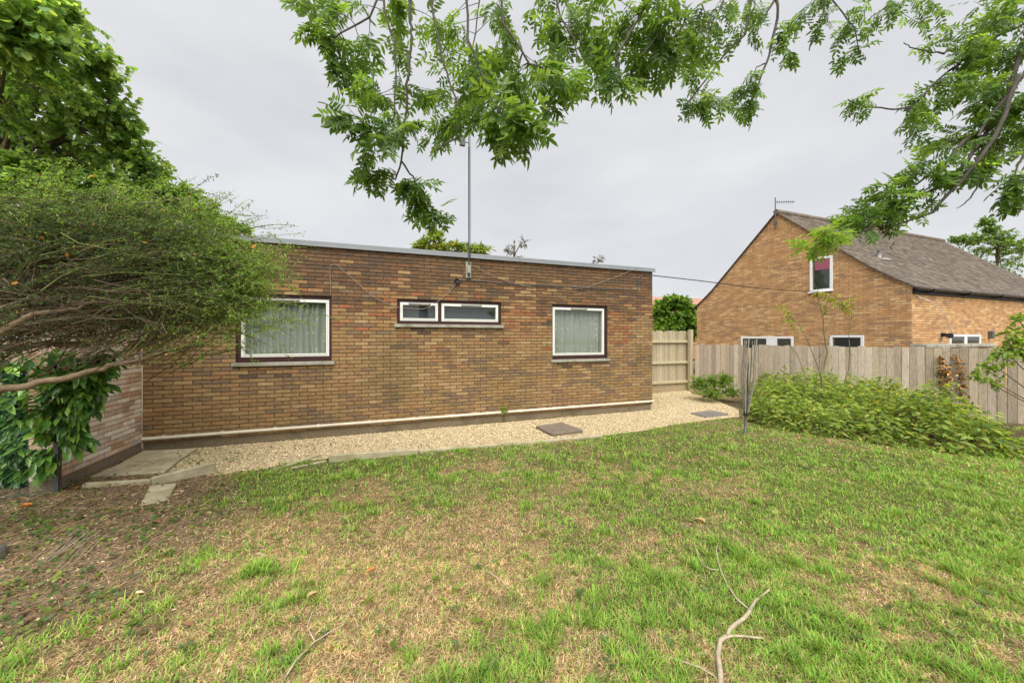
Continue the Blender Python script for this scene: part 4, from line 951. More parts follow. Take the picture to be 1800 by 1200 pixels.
# --- overhanging ash: trunk stands behind the camera to the right, its limbs reach over the lawn
def ash():
    r = np.random.default_rng(101); base = Vector((3.0, -3.4, 0))
    t = thing('ash_tree', 'overhanging ash tree, its leafy boughs hanging across the top of the view', 'tree', base)
    H = {'a': Vector((.2, 2.2, 5.0)), 'b': Vector((1.2, 2.6, 4.7)), 'c': Vector((4.0,1.3,4.8)), 'fork': Vector((2.7, -2.6, 3.4))}
    b = MB(); b.tube([base - Vector((0,0,.2)), base + Vector((-.05,.1,1.2)), base + Vector((-.1,.4,2.4)), H['fork']], [.3,.24,.21,.18], 12); wbuild(b, 'trunk', M['bark'], t, True)
    limbs = [[H['fork'], Vector((1.9,-1.0,4.6)), Vector((.8,1.0,5.1)), H['a'], Vector((-.9,2.6,5.1))], [H['fork'], Vector((2.4,-.6,4.6)), Vector((1.9,1.4,5.0)), H['b'], Vector((1.0,3.0,5.2))], [H['fork'], Vector((3.3,-1.0,4.2)), Vector((3.9,.4,4.5)), H['c'], Vector((4.3,1.9,4.9))]]
    for L in limbs: b = MB(); b.tube(dense(L, 3), list(np.linspace(.12, .03, 13)), 8); wbuild(b, 'limb', M['bark'], t, True)
    br = [([(715,-60,2.5),(722,40,2.5),(724,66,2.5),(717,130,2.5),(713,190,2.55),(706,284,2.6),(695,316,2.6)], .011), ([(706,284,2.6),(722,305,2.6),(732,322,2.6),(745,350,2.65),(762,395,2.7)], .006),
          ([(750,-60,2.4),(765,40,2.4),(778,105,2.4),(800,170,2.4),(806,240,2.4),(770,262,2.45)], .009), ([(670,-50,2.5),(675,20,2.5),(695,70,2.5),(697,150,2.5),(690,215,2.5),(660,240,2.5)], .008),
          ([(690,-50,2.45),(650,30,2.4),(600,60,2.4),(560,85,2.35)], .008), ([(820,-60,2.2),(822,70,2.2),(850,140,2.15),(880,200,2.1),(905,240,2.1)], .009), ([(870,-60,2.3),(885,40,2.3),(930,110,2.25),(985,130,2.2),(1000,155,2.2)], .009),
          ([(960,-60,2.6),(985,30,2.6),(1010,70,2.5),(1015,110,2.5)], .008), ([(1160,-60,2.4),(1140,5,2.4),(1110,50,2.35),(1082,100,2.3),(1092,145,2.3)], .011), ([(1200,-50,2.4),(1185,20,2.4),(1160,60,2.4),(1130,95,2.4)], .007),
          ([(1330,-60,3.2),(1310,60,3.2),(1272,98,3.2),(1228,158,3.2),(1204,186,3.2)], .012), ([(1290,-50,3.0),(1260,30,3.0),(1215,70,2.9),(1200,120,2.8)], .008), ([(1362,-60,3.3),(1366,0,3.3),(1367,32,3.3),(1354,88,3.3),(1344,118,3.3),(1332,150,3.3),(1318,190,3.3)], .013),
          ([(1344,112,3.3),(1330,118,3.3),(1312,150,3.3)], .005), ([(1362,0,3.3),(1348,22,3.3),(1345,35,3.3)], .01), ([(1420,-60,3.4),(1470,10,3.4),(1500,50,3.4),(1510,90,3.4)], .008), ([(1600,-50,3.5),(1560,10,3.5),(1520,40,3.5)], .008),
          ([(1880,0,3.0),(1800,72,3.0),(1772,160,3.0),(1742,218,3.0),(1700,285,3.0),(1650,330,3.0),(1600,352,3.0),(1540,370,3.0)], .017), ([(1742,218,3.0),(1690,250,3.0),(1660,290,3.0),(1610,325,3.0)], .014),
          ([(1860,40,2.9),(1800,130,2.9),(1745,200,2.9),(1720,240,2.9)], .018), ([(1880,60,2.8),(1790,140,2.8),(1755,230,2.8),(1730,265,2.8),(1690,320,2.85),(1640,372,2.9),(1610,385,2.9),(1570,396,2.9)], .016),
          ([(1700,100,3.2),(1650,140,3.2),(1600,190,3.2),(1560,192,3.2),(1520,188,3.2),(1490,175,3.2)], .008), ([(1850,20,3.2),(1760,60,3.2),(1700,100,3.2)], .014), ([(1660,95,3.2),(1640,92,3.2),(1600,85,3.2),(1588,75,3.2)], .006),
          ([(1720,300,2.85),(1718,330,2.85),(1700,355,2.85),(1682,366,2.85)], .006), ([(1850,250,2.7),(1800,265,2.7),(1785,300,2.7),(1780,335,2.7)], .008), ([(1560,396,2.9),(1530,400,2.9),(1490,425,2.9),(1450,420,2.9),(1430,425,2.9)], .006), ([(1880,120,3.3),(1800,185,3.3),(1740,280,3.3)], .012),
          ([(850,-50,2.9),(835,60,2.9),(815,160,2.9),(800,255,2.9)], .007)]
    att = []; top = dense(limbs[0][2:], 6) + dense(limbs[1][2:], 6) + dense(limbs[2][2:], 6)
    for pts, rad in br:
        P = path(pts)
        if pts[0][1] <= -40 or pts[0][0] >= 1840:
            h = min(top, key=lambda q: (q - P[0]).length); P = [h, (h + P[0])/2 + Vector((0, 0, .06))] + P
        Q = dense(P, 3); Q = [Q[0]] + [q + Vector(r.normal(0, .004, 3)) for q in Q[1:-1]] + [Q[-1]]
        b = MB(); b.tube(Q, list(np.linspace(rad*1.25, rad*.5, len(Q))), 6, (.085,.075,.065)); wbuild(b, 'branch', M['twig'], t, True)
        att += dense(path(pts), 4)
    cl = [(560,62,48,48,2.35,1.1),(610,95,50,55,2.4,1.2),(640,165,50,60,2.45,1.3),(620,200,28,30,2.4,.6),(680,235,48,45,2.5,1.2),(650,255,30,25,2.4,.6),(600,25,40,30,2.6,.7),(680,60,45,60,2.9,.8),(740,60,60,55,3.2,1.0),(745,150,55,60,2.9,1.2),(800,90,60,70,2.9,1.2),
          (860,60,55,60,2.4,1.0),(840,150,50,55,2.3,1.1),(880,200,50,45,2.1,1.2),(915,235,38,38,2.1,1.0),(850,220,45,35,2.2,.8),(800,225,50,30,3.2,.9),(760,225,40,35,3.2,.7),(930,120,50,60,2.4,1.1),(970,150,40,40,2.2,.9),(930,40,60,50,2.8,1.0),(1000,40,50,50,2.6,1.0),(1000,130,25,30,2.3,.5),(905,170,40,40,2.6,.7),
          (668,298,30,16,2.6,.55),(725,342,32,26,2.6,.9),(700,330,25,20,2.6,.5),(752,375,20,34,2.7,.7),(640,295,15,8,2.6,.2),
          (1060,40,45,45,2.6,1.0),(1050,85,40,30,2.7,.8),(1085,130,32,30,2.3,1.0),(1110,70,45,50,2.5,1.0),(1170,50,55,50,2.5,1.1),(1200,100,50,40,2.6,1.1),(1150,105,35,30,2.5,.8),(1230,50,50,50,2.9,1.0),(1215,130,35,18,2.8,.6),(1275,40,35,40,3.1,.8),(1310,45,28,40,3.2,.6),
          (1225,195,28,28,3.2,.8),(1250,170,28,25,3.2,.6),(1300,150,34,36,3.2,1.0),(1320,190,20,22,3.2,.6),(1290,200,28,14,3.2,.5),(1382,68,22,30,3.3,.8),(1330,30,25,35,3.2,.6),(1110,10,200,20,2.9,1.6),
          (1430,15,45,18,3.4,.7),(1475,35,35,28,3.4,.8),(1490,75,28,26,3.4,.7),(1540,20,50,22,3.5,.8),(1620,25,45,20,3.5,.7),(1700,25,60,25,3.4,.9),
          (1760,60,60,50,3.2,1.2),(1720,95,55,40,3.2,1.1),(1680,120,40,35,3.2,.9),(1650,165,42,32,3.2,1.0),(1610,195,35,28,3.2,.8),(1700,180,60,50,3.1,1.3),(1770,150,45,60,3.0,1.2),(1750,230,55,45,3.0,1.2),(1690,235,50,35,3.1,1.0),(1780,250,30,30,3.0,.8),(1640,235,35,30,3.1,.8),
          (1495,180,22,14,3.2,.5),(1535,186,10,8,3.2,.15),(1660,290,50,35,3.0,1.1),(1700,300,35,25,2.9,.8),(1610,310,45,30,3.0,1.0),(1560,340,45,25,3.0,1.0),(1520,365,35,18,3.0,.8),(1590,365,50,22,2.9,.9),(1500,390,30,16,3.0,.7),(1550,385,30,18,2.9,.6),(1440,420,30,20,2.9,.9),(1465,410,20,14,2.9,.5),
          (1782,322,20,24,2.7,.7),(1785,345,14,14,2.7,.4),(1740,285,30,22,2.9,.7),(1780,20,40,30,3.1,.9),(1725,55,40,30,3.0,.7),(1785,110,30,40,3.1,.8),(1715,140,40,30,3.0,.7),(1640,60,30,20,3.3,.4),(1785,200,25,35,2.9,.7)]
    cls = [ell(x, y, rx*.97, ry*.97, Y, d) for x, y, rx, ry, Y, d in cl]
    tw, P, D, K = sprays(r, cls, att, 5.8, 6, droop=.55, twig_r=.0035, col=(.09,.08,.06), start=.35)
    n = len(P); Yc = P[:, 1]; S = r.uniform(.125, .205, n) * np.interp(Yc, [2, 2.6, 3.4], [1.2, 1.05, .95])
    C = mixcol(r, n, [(.085,.17,.04),(.11,.21,.045),(.145,.26,.05),(.19,.32,.065)], [.3,.35,.25,.1])
    lit_mask = np.isin(K, [i for i, c in enumerate(cl) if c[0] < 1480 and c[0] > 1400 and c[1] > 400]); C[lit_mask] = C[lit_mask]*.45 + np.array([.27,.42,.06])*.55  # bright light on this low cluster painted into its leaf colour
    N = up(r, n, .5)
    wbuild(tw, 'twigs', M['twig'], t, kind='stuff')
    put_leaves(t, [ash_leaf(4, 1), ash_leaf(3, 2), ash_leaf(5, 3)], P, D, N, S, C, M['leaf'], 300)
    for px, py, Y, h in ((1556,400,2.9,.16),(1640,345,2.9,.13),(1716,290,2.9,.13),(1772,150,3.0,.2),(1750,255,2.9,.14),(1180,70,2.5,.2),(860,140,2.3,.16),(1690,105,3.2,.12),(1238,45,2.9,.12)):      # hanging bunches of ash keys
        c = at(px, py, Y); k = 60; Pk = np.array([tuple(c)]*k) + r.normal(0, 1, (k, 3))*np.array([.028,.028,h*.35]); Dk = r.normal(0, .25, (k, 3)) + np.array([0, 0, -1.])
        V, Fs, Cc = scatter(leaf_t(.22), Pk, basis(Dk, r.normal(0, 1, (k, 3))), r.uniform(.03, .045, k), mixcol(r, k, [(.06,.075,.025),(.09,.07,.035),(.05,.045,.025)]))
        o = link(bpy.data.objects.new('seed_bunch', np_mesh('seed_bunch', V, Fs, Cc, M['leaf_dead'])), t); o.matrix_local = t.matrix_basis.inverted(); o['kind'] = 'stuff'
ash()

# --- tall broadleaf tree at the left
def left_tree():
    r = np.random.default_rng(202); base = Vector((-7.5, 4.6, 0))
    t = thing('broadleaf_tree', 'tall dense broadleaf tree with rounded leaves filling the upper left', 'tree', base)
    b = MB(); top = Vector((-5.9, 4.3, 4.6)); b.tube([base - Vector((0,0,.2)), base + Vector((.1,0,1.4)), base + Vector((.5,-.1,3.0)), top], [.16,.13,.1,.06], 10); wbuild(b, 'trunk', M['bark'], t, True)
    cl = [(20,40,110,90,3.3,1.6),(80,60,60,60,3.6,1.0),(60,150,120,80,3.8,1.6),(165,105,60,60,4.0,.9),(190,180,60,60,4.2,1.0),(110,240,120,70,4.2,1.6),(222,250,55,50,4.4,1.0),(255,300,58,35,4.5,1.0),(150,330,110,50,4.3,1.4),(305,340,55,28,4.6,.9),(345,368,55,24,4.7,.9),(240,372,90,35,4.5,1.2),(385,392,45,16,4.8,.6),(420,404,32,9,4.8,.35),
          (-90,150,120,160,4.2,1.6),(-80,340,120,80,4.2,1.3),(-60,-60,110,80,3.8,1.0),(40,330,90,60,4.0,1.2),(60,420,80,60,4.3,1.0),(-30,500,80,60,4.2,.8),(100,170,70,50,4.3,1.0),(40,230,80,60,4.5,1.0),(140,290,90,50,4.6,1.2),(40,300,90,60,4.6,1.2),(250,355,80,40,4.8,1.0),(110,325,110,35,4.1,1.2),(220,340,80,26,4.3,.9),(20,300,50,50,4.0,.8),(160,365,100,25,4.4,.9),(125,25,28,40,3.9,.4),(205,215,40,30,4.3,.5)]
    cls = [ell(x, y, rx*.9, ry*.9, Y, d, .55*(rx+ry)/2/F*Y + .1) for x, y, rx, ry, Y, d in cl]; att = []
    for c, rad, d in cls:
        s = base + (top - base)*r.uniform(.5, 1.0); c = Vector(c); m = (s + c)/2 + Vector((0, 0, .2)); L = dense([s, m, c], 5); b = MB(); b.tube(L, list(np.linspace(.03, .008, len(L))), 5, (.11,.09,.07)); wbuild(b, 'limb', M['twig'], t, True); att += L[4:]
    tw, P, D, K = sprays(r, cls, att, 80, 16, droop=.4, twig_r=.0035, col=(.12,.1,.06), start=.3)
    n = len(P); S = r.uniform(.042, .072, n); S = np.where(P[:, 1] < 3.5, S*1.45, S)
    C = mixcol(r, n, [(.18,.31,.11),(.23,.38,.11),(.29,.44,.12),(.38,.5,.14),(.14,.26,.11)], [.28,.3,.22,.08,.12])
    wbuild(tw, 'twigs', M['twig'], t, kind='stuff')
    put_leaves(t, [leaf_t(.8, .06, .15), leaf_t(.68, .1, .1)], P, D, up(r, n, .45), S, C, M['leaf'], 300)
left_tree()

# --- the wide thorny shrub spreading from the left edge
def shrub():
    r = np.random.default_rng(303); base = Vector((-4.4, 2.5, 0))
    t = thing('thorny_shrub', 'wide arching shrub of fine brown twigs and tiny green leaves at left', 'shrub', base)
    mains = [[base, at(-60,720,2.6), at(0,685,2.55), at(90,668,2.55), at(150,655,2.6), at(205,640,2.65), at(246,633,2.7), at(252,640,2.7)], [base, at(-50,640,2.9), at(0,612,2.9), at(90,607,2.9), at(172,604,2.95), at(185,590,2.95)], [base, at(-50,630,2.4), at(0,582,2.4), at(60,552,2.45), at(120,545,2.5), at(200,520,2.6)],
             [base, at(-60,520,2.6), at(40,470,2.7), at(150,440,2.8), at(280,430,2.9)], [base, at(-40,560,2.5), at(80,510,2.6), at(220,500,2.7), at(340,490,2.8), at(430,470,2.8)], [base, at(-60,450,2.7), at(60,390,2.8), at(200,360,2.9), at(330,350,3.0)], [base, at(-60,560,3.1), at(80,540,3.1), at(240,560,3.1), at(380,560,3.1)]]
    rads = [.024,.027,.022,.016,.016,.014,.014]; att = []
    for L, rd in zip(mains, rads):
        Q = dense(L, 5); Q = [q + Vector(r.normal(0, .006, 3)) for q in Q]; b = MB(); b.tube(Q, list(np.linspace(rd*1.4, rd*.45, len(Q))), 7, (.2,.15,.095)); wbuild(b, 'branch', M['twig'], t, True); att += Q[8:]
    A = np.array([tuple(a) for a in att]); tw = MB(); P, D, G = [], [], []
    def region():
        u = r.random()
        if u < .36: px, py = r.normal(190, 135), r.normal(455, 70)
        elif u < .5: px, py = r.normal(250, 90), r.normal(555, 28)
        elif u < .74: px, py = r.normal(418, 48), r.normal(485, 60)
        elif u < .85: px, py = r.normal(230, 110), r.normal(395, 35)
        else: px, py = r.normal(60, 60), r.normal(530, 50)
        return px, py
    def inside(px, py):
        topy = np.interp(px, [-100, 0, 120, 250, 350, 420, 470, 515], [325, 330, 335, 350, 368, 392, 428, 470]); boty = np.interp(px, [-100, 0, 120, 230, 320, 420, 470, 515], [650, 620, 590, 590, 600, 615, 585, 510])
        j = 22*math.sin(px*.045) + 14*math.sin(px*.13+1)
        return topy + j < py < boty + j and px < 522 + 12*math.sin(py*.07)
    cnt = 0
    while cnt < 3100:
        px, py = region()
        if not inside(px, py): continue
        cnt += 1; Y = r.uniform(2.45, 3.25); e = np.array(at(px, py, Y))
        back = np.array([-r.uniform(.25, .75), r.normal(0, .2), r.normal(-.06, .16)]); a = e + back
        j = np.argmin(np.linalg.norm(A - a, axis=1)); a = a*.55 + A[j]*.45
        m = (a + e)/2 + np.array([0, 0, r.uniform(-.02, .14)]) + r.normal(0, .05, 3); pts = []
        for q in np.linspace(0, 1, 6): pts.append(a*(1-q)**2 + m*2*q*(1-q) + e*q*q + r.normal(0, .01, 3))
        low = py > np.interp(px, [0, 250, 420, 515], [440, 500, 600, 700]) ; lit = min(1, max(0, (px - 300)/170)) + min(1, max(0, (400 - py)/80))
        br = r.uniform(.6, 1.4); tw.tube(pts, list(np.linspace(.0034, .001, 6)*r.uniform(.6, 1.3)), 3, (.115*br,.085*br,.058*br) if (low or r.random() < .6) else (.15*br,.17*br,.06*br), cap=False)
        nl = int(r.integers(3, 7)) if low and r.random() < .55 else int(r.integers(16, 34))
        for k in range(nl):
            q = r.uniform(.15, 1.0); p = a*(1-q)**2 + m*2*q*(1-q) + e*q*q + r.normal(0, .008, 3); tg = (e - a)/np.linalg.norm(e - a)
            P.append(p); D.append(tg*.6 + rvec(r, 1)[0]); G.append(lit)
        for k in range(3):   # side spurs
            q = r.uniform(.3, .95); p = a*(1-q)**2 + m*2*q*(1-q) + e*q*q; s = p + (rvec(r, 1)[0]*.5 + (e-a)*.6)*r.uniform(.06, .2); tw.tube([p, (p+s)/2 + r.normal(0, .006, 3), s], [.0018,.0014,.0008], 3, (.15*br,.12*br,.07*br), cap=False)
            if not low or r.random() < .3:
                for _ in range(9): qq = r.uniform(.1, 1); P.append(p*(1-qq)+s*qq + r.normal(0, .005, 3)); D.append((s-p)*4 + rvec(r, 1)[0]); G.append(lit)
    # long whips that stand out against the sky and wall
    for pts in ([(300,350,2.9),(350,335,2.9),(400,350,2.9),(455,380,2.9)], [(330,340,3.0),(360,318,3.0),(385,306,3.0)], [(380,385,2.9),(430,395,2.9),(470,402,2.9),(512,398,2.9)], [(360,360,2.9),(420,378,2.9),(458,380,2.9)], [(420,470,2.8),(470,500,2.8),(520,530,2.8)], [(420,560,2.8),(470,575,2.8),(510,555,2.8)], [(410,440,2.8),(470,450,2.8),(505,430,2.8)], [(430,480,2.7),(490,480,2.7),(525,490,2.7)], [(400,590,2.8),(440,625,2.8),(450,640,2.8)], [(250,640,2.7),(300,632,2.7),(330,640,2.7)], [(252,640,2.7),(290,590,2.7),(330,575,2.7)]):
        W = dense(path(pts), 5); tw.tube(W, list(np.linspace(.003, .001, len(W))), 3, (.16,.14,.07), cap=False)
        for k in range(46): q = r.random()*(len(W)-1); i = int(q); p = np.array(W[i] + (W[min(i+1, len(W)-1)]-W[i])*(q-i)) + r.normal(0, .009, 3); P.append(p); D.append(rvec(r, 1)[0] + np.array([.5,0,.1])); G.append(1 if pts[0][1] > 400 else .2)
    for k in range(150):     # feathery drooping tips round the rim
        if k < 95: sx, sy = r.normal(415, 38), r.uniform(400, 590); ex_, ey_ = sx + r.uniform(35, 105), sy + r.uniform(-25, 62)
        else: sx = r.uniform(0, 400); sy = np.interp(sx, [0, 120, 250, 350, 420], [305, 310, 335, 365, 400]); sy += 25; ex_, ey_ = sx + r.uniform(15, 85), sy - r.uniform(2, 62)
        Y = r.uniform(2.5, 3.1); a, e = np.array(at(sx, sy, Y)), np.array(at(ex_, ey_, Y + r.uniform(-.15, .15))); m = (a + e)/2 + np.array([0, 0, r.uniform(.01, .06)])
        tw.tube([a*(1-q)**2 + m*2*q*(1-q) + e*q*q for q in np.linspace(0, 1, 5)], [.0026,.0022,.0018,.0013,.0008], 3, (.15,.16,.06), cap=False)
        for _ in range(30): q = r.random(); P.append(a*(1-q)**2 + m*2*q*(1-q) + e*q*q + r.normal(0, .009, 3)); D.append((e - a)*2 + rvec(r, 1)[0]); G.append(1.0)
    P, D, G = np.array(P), np.array(D), np.array(G)[:, None]; n = len(P)
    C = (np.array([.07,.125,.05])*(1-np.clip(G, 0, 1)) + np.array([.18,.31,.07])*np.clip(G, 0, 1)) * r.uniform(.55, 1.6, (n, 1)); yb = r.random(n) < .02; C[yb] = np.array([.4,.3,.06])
    wbuild(tw, 'twigs', M['twig'], t, kind='stuff')
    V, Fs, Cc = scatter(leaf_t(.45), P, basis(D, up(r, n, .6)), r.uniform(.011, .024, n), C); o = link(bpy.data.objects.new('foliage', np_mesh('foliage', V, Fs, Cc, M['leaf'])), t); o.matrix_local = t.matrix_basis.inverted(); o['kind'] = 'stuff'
    # dead orange leaves caught in the twigs
    for px, py in ((165,395),(120,452),(70,415),(32,495),(250,424),(450,430),(165,310)):
        me = np_mesh('dead_leaf', leaf_t(.5, .15, .3)[0], leaf_t(.5)[1], np.tile([.5,.24,.05], (6, 1)), M['leaf_dead']); o = link(bpy.data.objects.new('dead_leaf', me), t)
        o.matrix_local = t.matrix_basis.inverted() @ Matrix.Translation(at(px, py, 2.45)) @ Matrix(basis(rvec(r, 1), rvec(r, 1))[0].tolist()).to_4x4() @ Matrix.Scale(.036, 4)
shrub()

# --- laurel behind the wire fence
def laurel():
    r = np.random.default_rng(404); base = Vector((-5.25, 3.95, 0))
    t = thing('laurel_bush', 'glossy large-leaved laurel pushing past the wire fence post', 'shrub', base); att = []
    cl = [(40,640,70,45,3.8,1.1),(110,640,70,36,3.6,.9),(150,680,36,26,3.6,.5),(60,720,55,45,3.85,1.1),(95,750,30,30,3.75,.6),(150,715,26,20,3.6,.25),(135,780,20,14,3.6,.2),(30,790,45,45,3.9,1.1),(45,845,36,24,3.9,.9),(-40,700,60,90,3.9,.9),(185,620,35,16,3.5,.35),(70,680,60,40,3.9,.9),(172,655,22,12,3.6,.25),(-30,830,50,40,3.8,.8),(15,720,30,40,3.75,.6),(82,735,24,46,3.56,.7),(85,680,32,36,3.56,.7),(68,812,22,30,3.58,.5),(40,770,40,55,3.68,.8),(150,700,34,30,3.62,.5),(140,765,26,24,3.62,.35),(185,650,30,18,3.6,.35)]
    cls = [ell(x, y, rx*.85, ry*.85, Y, d) for x, y, rx, ry, Y, d in cl]
    for px, py, Y in ((20,640,3.8),(90,640,3.7),(140,690,3.6),(60,740,3.85),(110,770,3.75),(30,830,3.9),(160,640,3.6)):
        L = dense([base, base + Vector((r.uniform(-.1,.2), r.uniform(-.1,.1), .5)), at(px, py, Y)], 5); b = MB(); b.tube(L, list(np.linspace(.018, .006, len(L))), 6, (.12,.13,.06)); wbuild(b, 'stem', M['twig'], t, True); att += L[3:]
    tw, P, D, K = sprays(r, cls, att, 26, 6, droop=.35, twig_r=.004, col=(.1,.13,.05), start=.3)
    D = D + np.array([.55, -.25, -.1]); n = len(P); S = r.uniform(.1, .16, n)
    C = mixcol(r, n, [(.05,.13,.025),(.08,.2,.035),(.13,.28,.045),(.21,.37,.06)], [.28,.28,.24,.2])
    wbuild(tw, 'twigs', M['twig'], t, kind='stuff')
    put_leaves(t, [leaf_t(.36, .07, .18), leaf_t(.42, .05, .3)], P, D, up(r, n, .4), S, C, M['leaf_gloss'], 300)
laurel()

# --- wire fence at the left edge
def wire_fence():
    p0 = gnd(99, 868); p1 = Vector((-6.2, 2.55, 0)); d = (p1 - p0); L = d.length; a = math.atan2(d.y, d.x)
    t = thing('wire_fence', 'teal chain-link fence with dark steel post at the far left', 'fence', p0, a)
    b = MB(); b.box(-.02, .02, -.004, .004, -.2, 1.35); b.box(-.02, -.012, .004, .036, -.2, 1.35); b.build('post', M['dark_metal'], t)
    b = MB(); b.box(-.034,-.022,-.01,.01,.0,1.3, (.3,.1,.06)); b.build('tension_bar', M['bark'], t)
    b = MB(); s = .05; H = 1.25; n = int(L/s)
    for k in range(-int(H/s), n):
        for sg in (1, -1):
            x0, z0, x1, z1 = k*s, 0.0, k*s + H, H
            if sg < 0: z0, z1 = H, 0.0
            # clip to the panel
            q0 = max(0, (0 - x0)/(x1-x0)); q1 = min(1, (L - x0)/(x1-x0))
            if q1 <= q0: continue
            A = Vector((x0+(x1-x0)*q0, .0015*sg, z0+(z1-z0)*q0)); B = Vector((x0+(x1-x0)*q1, .0015*sg, z0+(z1-z0)*q1)); b.tube([A, B], .0012, 3, cap=False)
    b.build('wire_mesh', M['wire'], t, kind='stuff')
    for z in (.05, .65, 1.24): b = MB(); b.tube([(0,-.004,z),(L,-.004,z)], .002, 4); b.build('line_wire', M['wire'], t)
wire_fence()

# --- thicket in the right-hand corner
def thicket():
    r = np.random.default_rng(505); base = Vector((6.2, 6.8, 0))
    t = thing('leafy_thicket', 'broad low thicket of yellow-green leaves in front of the fence', 'shrub', base)
    edge = [gnd(1318,742), gnd(1345,752), gnd(1420,765), gnd(1500,776), gnd(1580,790), gnd(1680,800), gnd(1760,806), gnd(1830,812)]; ex = np.array([p.x for p in edge]); ey = np.array([p.y for p in edge])
    def hgt(x, y):
        """height of the leaf canopy over the ground"""
        d = y - np.interp(x, ex, ey); fb = (x - F0.x)*FD.y*-1 + (y - F0.y)*FD.x; back = -fb - .05
        lf = np.clip((x - np.maximum(4.3, .655*y))/.5, 0, 1); rise = np.clip(d/.35 + .35, 0, 1)**.6
        h = .39 + .09*np.sin(x*1.9 + 1) + .85*(fbm(x, y, 1.7, 88) - .5) + .6*(fbm(x, y, 5.0, 89) - .5) + .12*np.clip((y - 6.5)/2, 0, 1)
        xr = np.interp(y, [4.5, 4.9, 6.2, 7.2, 8.0], [6.5, 7.1, 7.95, 8.5, 8.3]); rf = np.clip((xr - x)/.5, 0, 1)
        return np.where((d > -.08) & (back > 0), h*rise*np.sqrt(lf)*np.sqrt(rf), 0)
    N = 60000; x = r.uniform(4.1, 9.6, N); y = r.uniform(4.3, 10.2, N); h = hgt(x, y); k = h > .08; x, y, h = x[k], y[k], h[k]; n = min(len(x), 12500); x, y, h = x[:n], y[:n], h[:n]
    u = r.random(n); z = h*np.where(u < .62, r.uniform(.86, 1.05, n), r.uniform(.12, .9, n)) + .02*r.normal(0, 1, n); z = np.maximum(z, .03); hole = fbm(x, y, 5.0, 93) < .4; z[hole] *= r.uniform(.3, .75, hole.sum()); shoot = r.random(n) < .02; z[shoot] += r.uniform(.03, .16, shoot.sum())
    e = .05; gxn = (hgt(x+e, y) - hgt(x-e, y))/(2*e); gyn = (hgt(x, y+e) - hgt(x, y-e))/(2*e); out = np.stack([-np.clip(gxn, -2, 2), -np.clip(gyn, -2, 2), np.full(n, .25)], 1)
    a = r.uniform(0, 6.28, n); D = np.stack([np.cos(a), np.sin(a) - .35, r.uniform(-.55, .15, n)], 1) + out*.25; Nn = up(r, n, .35) + out*.4
    S = r.uniform(.055, .115, n); P = np.stack([x, y, z], 1)
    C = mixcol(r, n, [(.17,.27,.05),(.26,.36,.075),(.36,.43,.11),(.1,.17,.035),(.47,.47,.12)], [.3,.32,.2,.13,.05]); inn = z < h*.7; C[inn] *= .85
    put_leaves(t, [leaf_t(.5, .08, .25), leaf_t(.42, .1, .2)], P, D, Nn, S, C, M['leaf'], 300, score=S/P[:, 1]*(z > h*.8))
    tw = MB()
    for _ in range(420):
        i = r.integers(n); p = P[i]; b0 = np.array([p[0] + r.normal(0, .12), p[1] + r.normal(.1, .12), 0]); c = r.uniform(.6, 1.3); tw.tube([b0, (b0+p)/2 + r.normal(0, .03, 3), p], [.006,.005,.003], 4, (.17*c,.1*c,.07*c), cap=False)
    wbuild(tw, 'stems', M['twig'], t, kind='stuff')
thicket()

def bush(name, label, cat, base, cl, seed, ntw, nlf, S, pal, p, templ, nind=0, droop=.2, stems=6, m='leaf', group=None):
    r = np.random.default_rng(seed); t = thing(name, label, cat, base, group=group); cls = [ell(*c) for c in cl]; att = []
    for c, rad, d in cls:
        L = dense([Vector(base), (Vector(base)*.5 + Vector(c)*.5) + Vector((0, 0, .1)), Vector(c)], 5); b = MB(); b.tube(L, list(np.linspace(.012, .005, len(L))), 5, (.12,.1,.06)); wbuild(b, 'stem', M['twig'], t, True); att += L[5:]
    tw, P, D, K = sprays(r, cls, att, ntw, nlf, droop=droop, twig_r=.003, col=(.12,.12,.06), start=.3); n = len(P); wbuild(tw, 'twigs', M['twig'], t, kind='stuff')
    put_leaves(t, templ, P, D, up(r, n, .5), r.uniform(*S, n), mixcol(r, n, pal, p), M[m], nind)
    return t
LIT = [(.15,.27,.04),(.21,.33,.055),(.09,.18,.03),(.27,.36,.08)]
bush('shrub', 'small bright green shrub at the foot of the fence post', 'shrub', tuple(gnd(1258,700)), [(1225,675,20,18,9.2,.8),(1250,672,28,20,9.0,1.2),(1275,670,20,20,9.0,1.0),(1250,692,34,10,8.8,.9),(1290,690,14,12,8.8,.5)], 61, 75, 13, (.035,.065), LIT, [.35,.3,.2,.15], [leaf_t(.4)])
bush('weed', 'single leafy weed growing from gravel against the pipe', 'weed', tuple(gnd(886,742)), [(886,722,7,10,6.7,1.0)], 62, 9, 6, (.04,.06), LIT, None, [leaf_t(.5)])
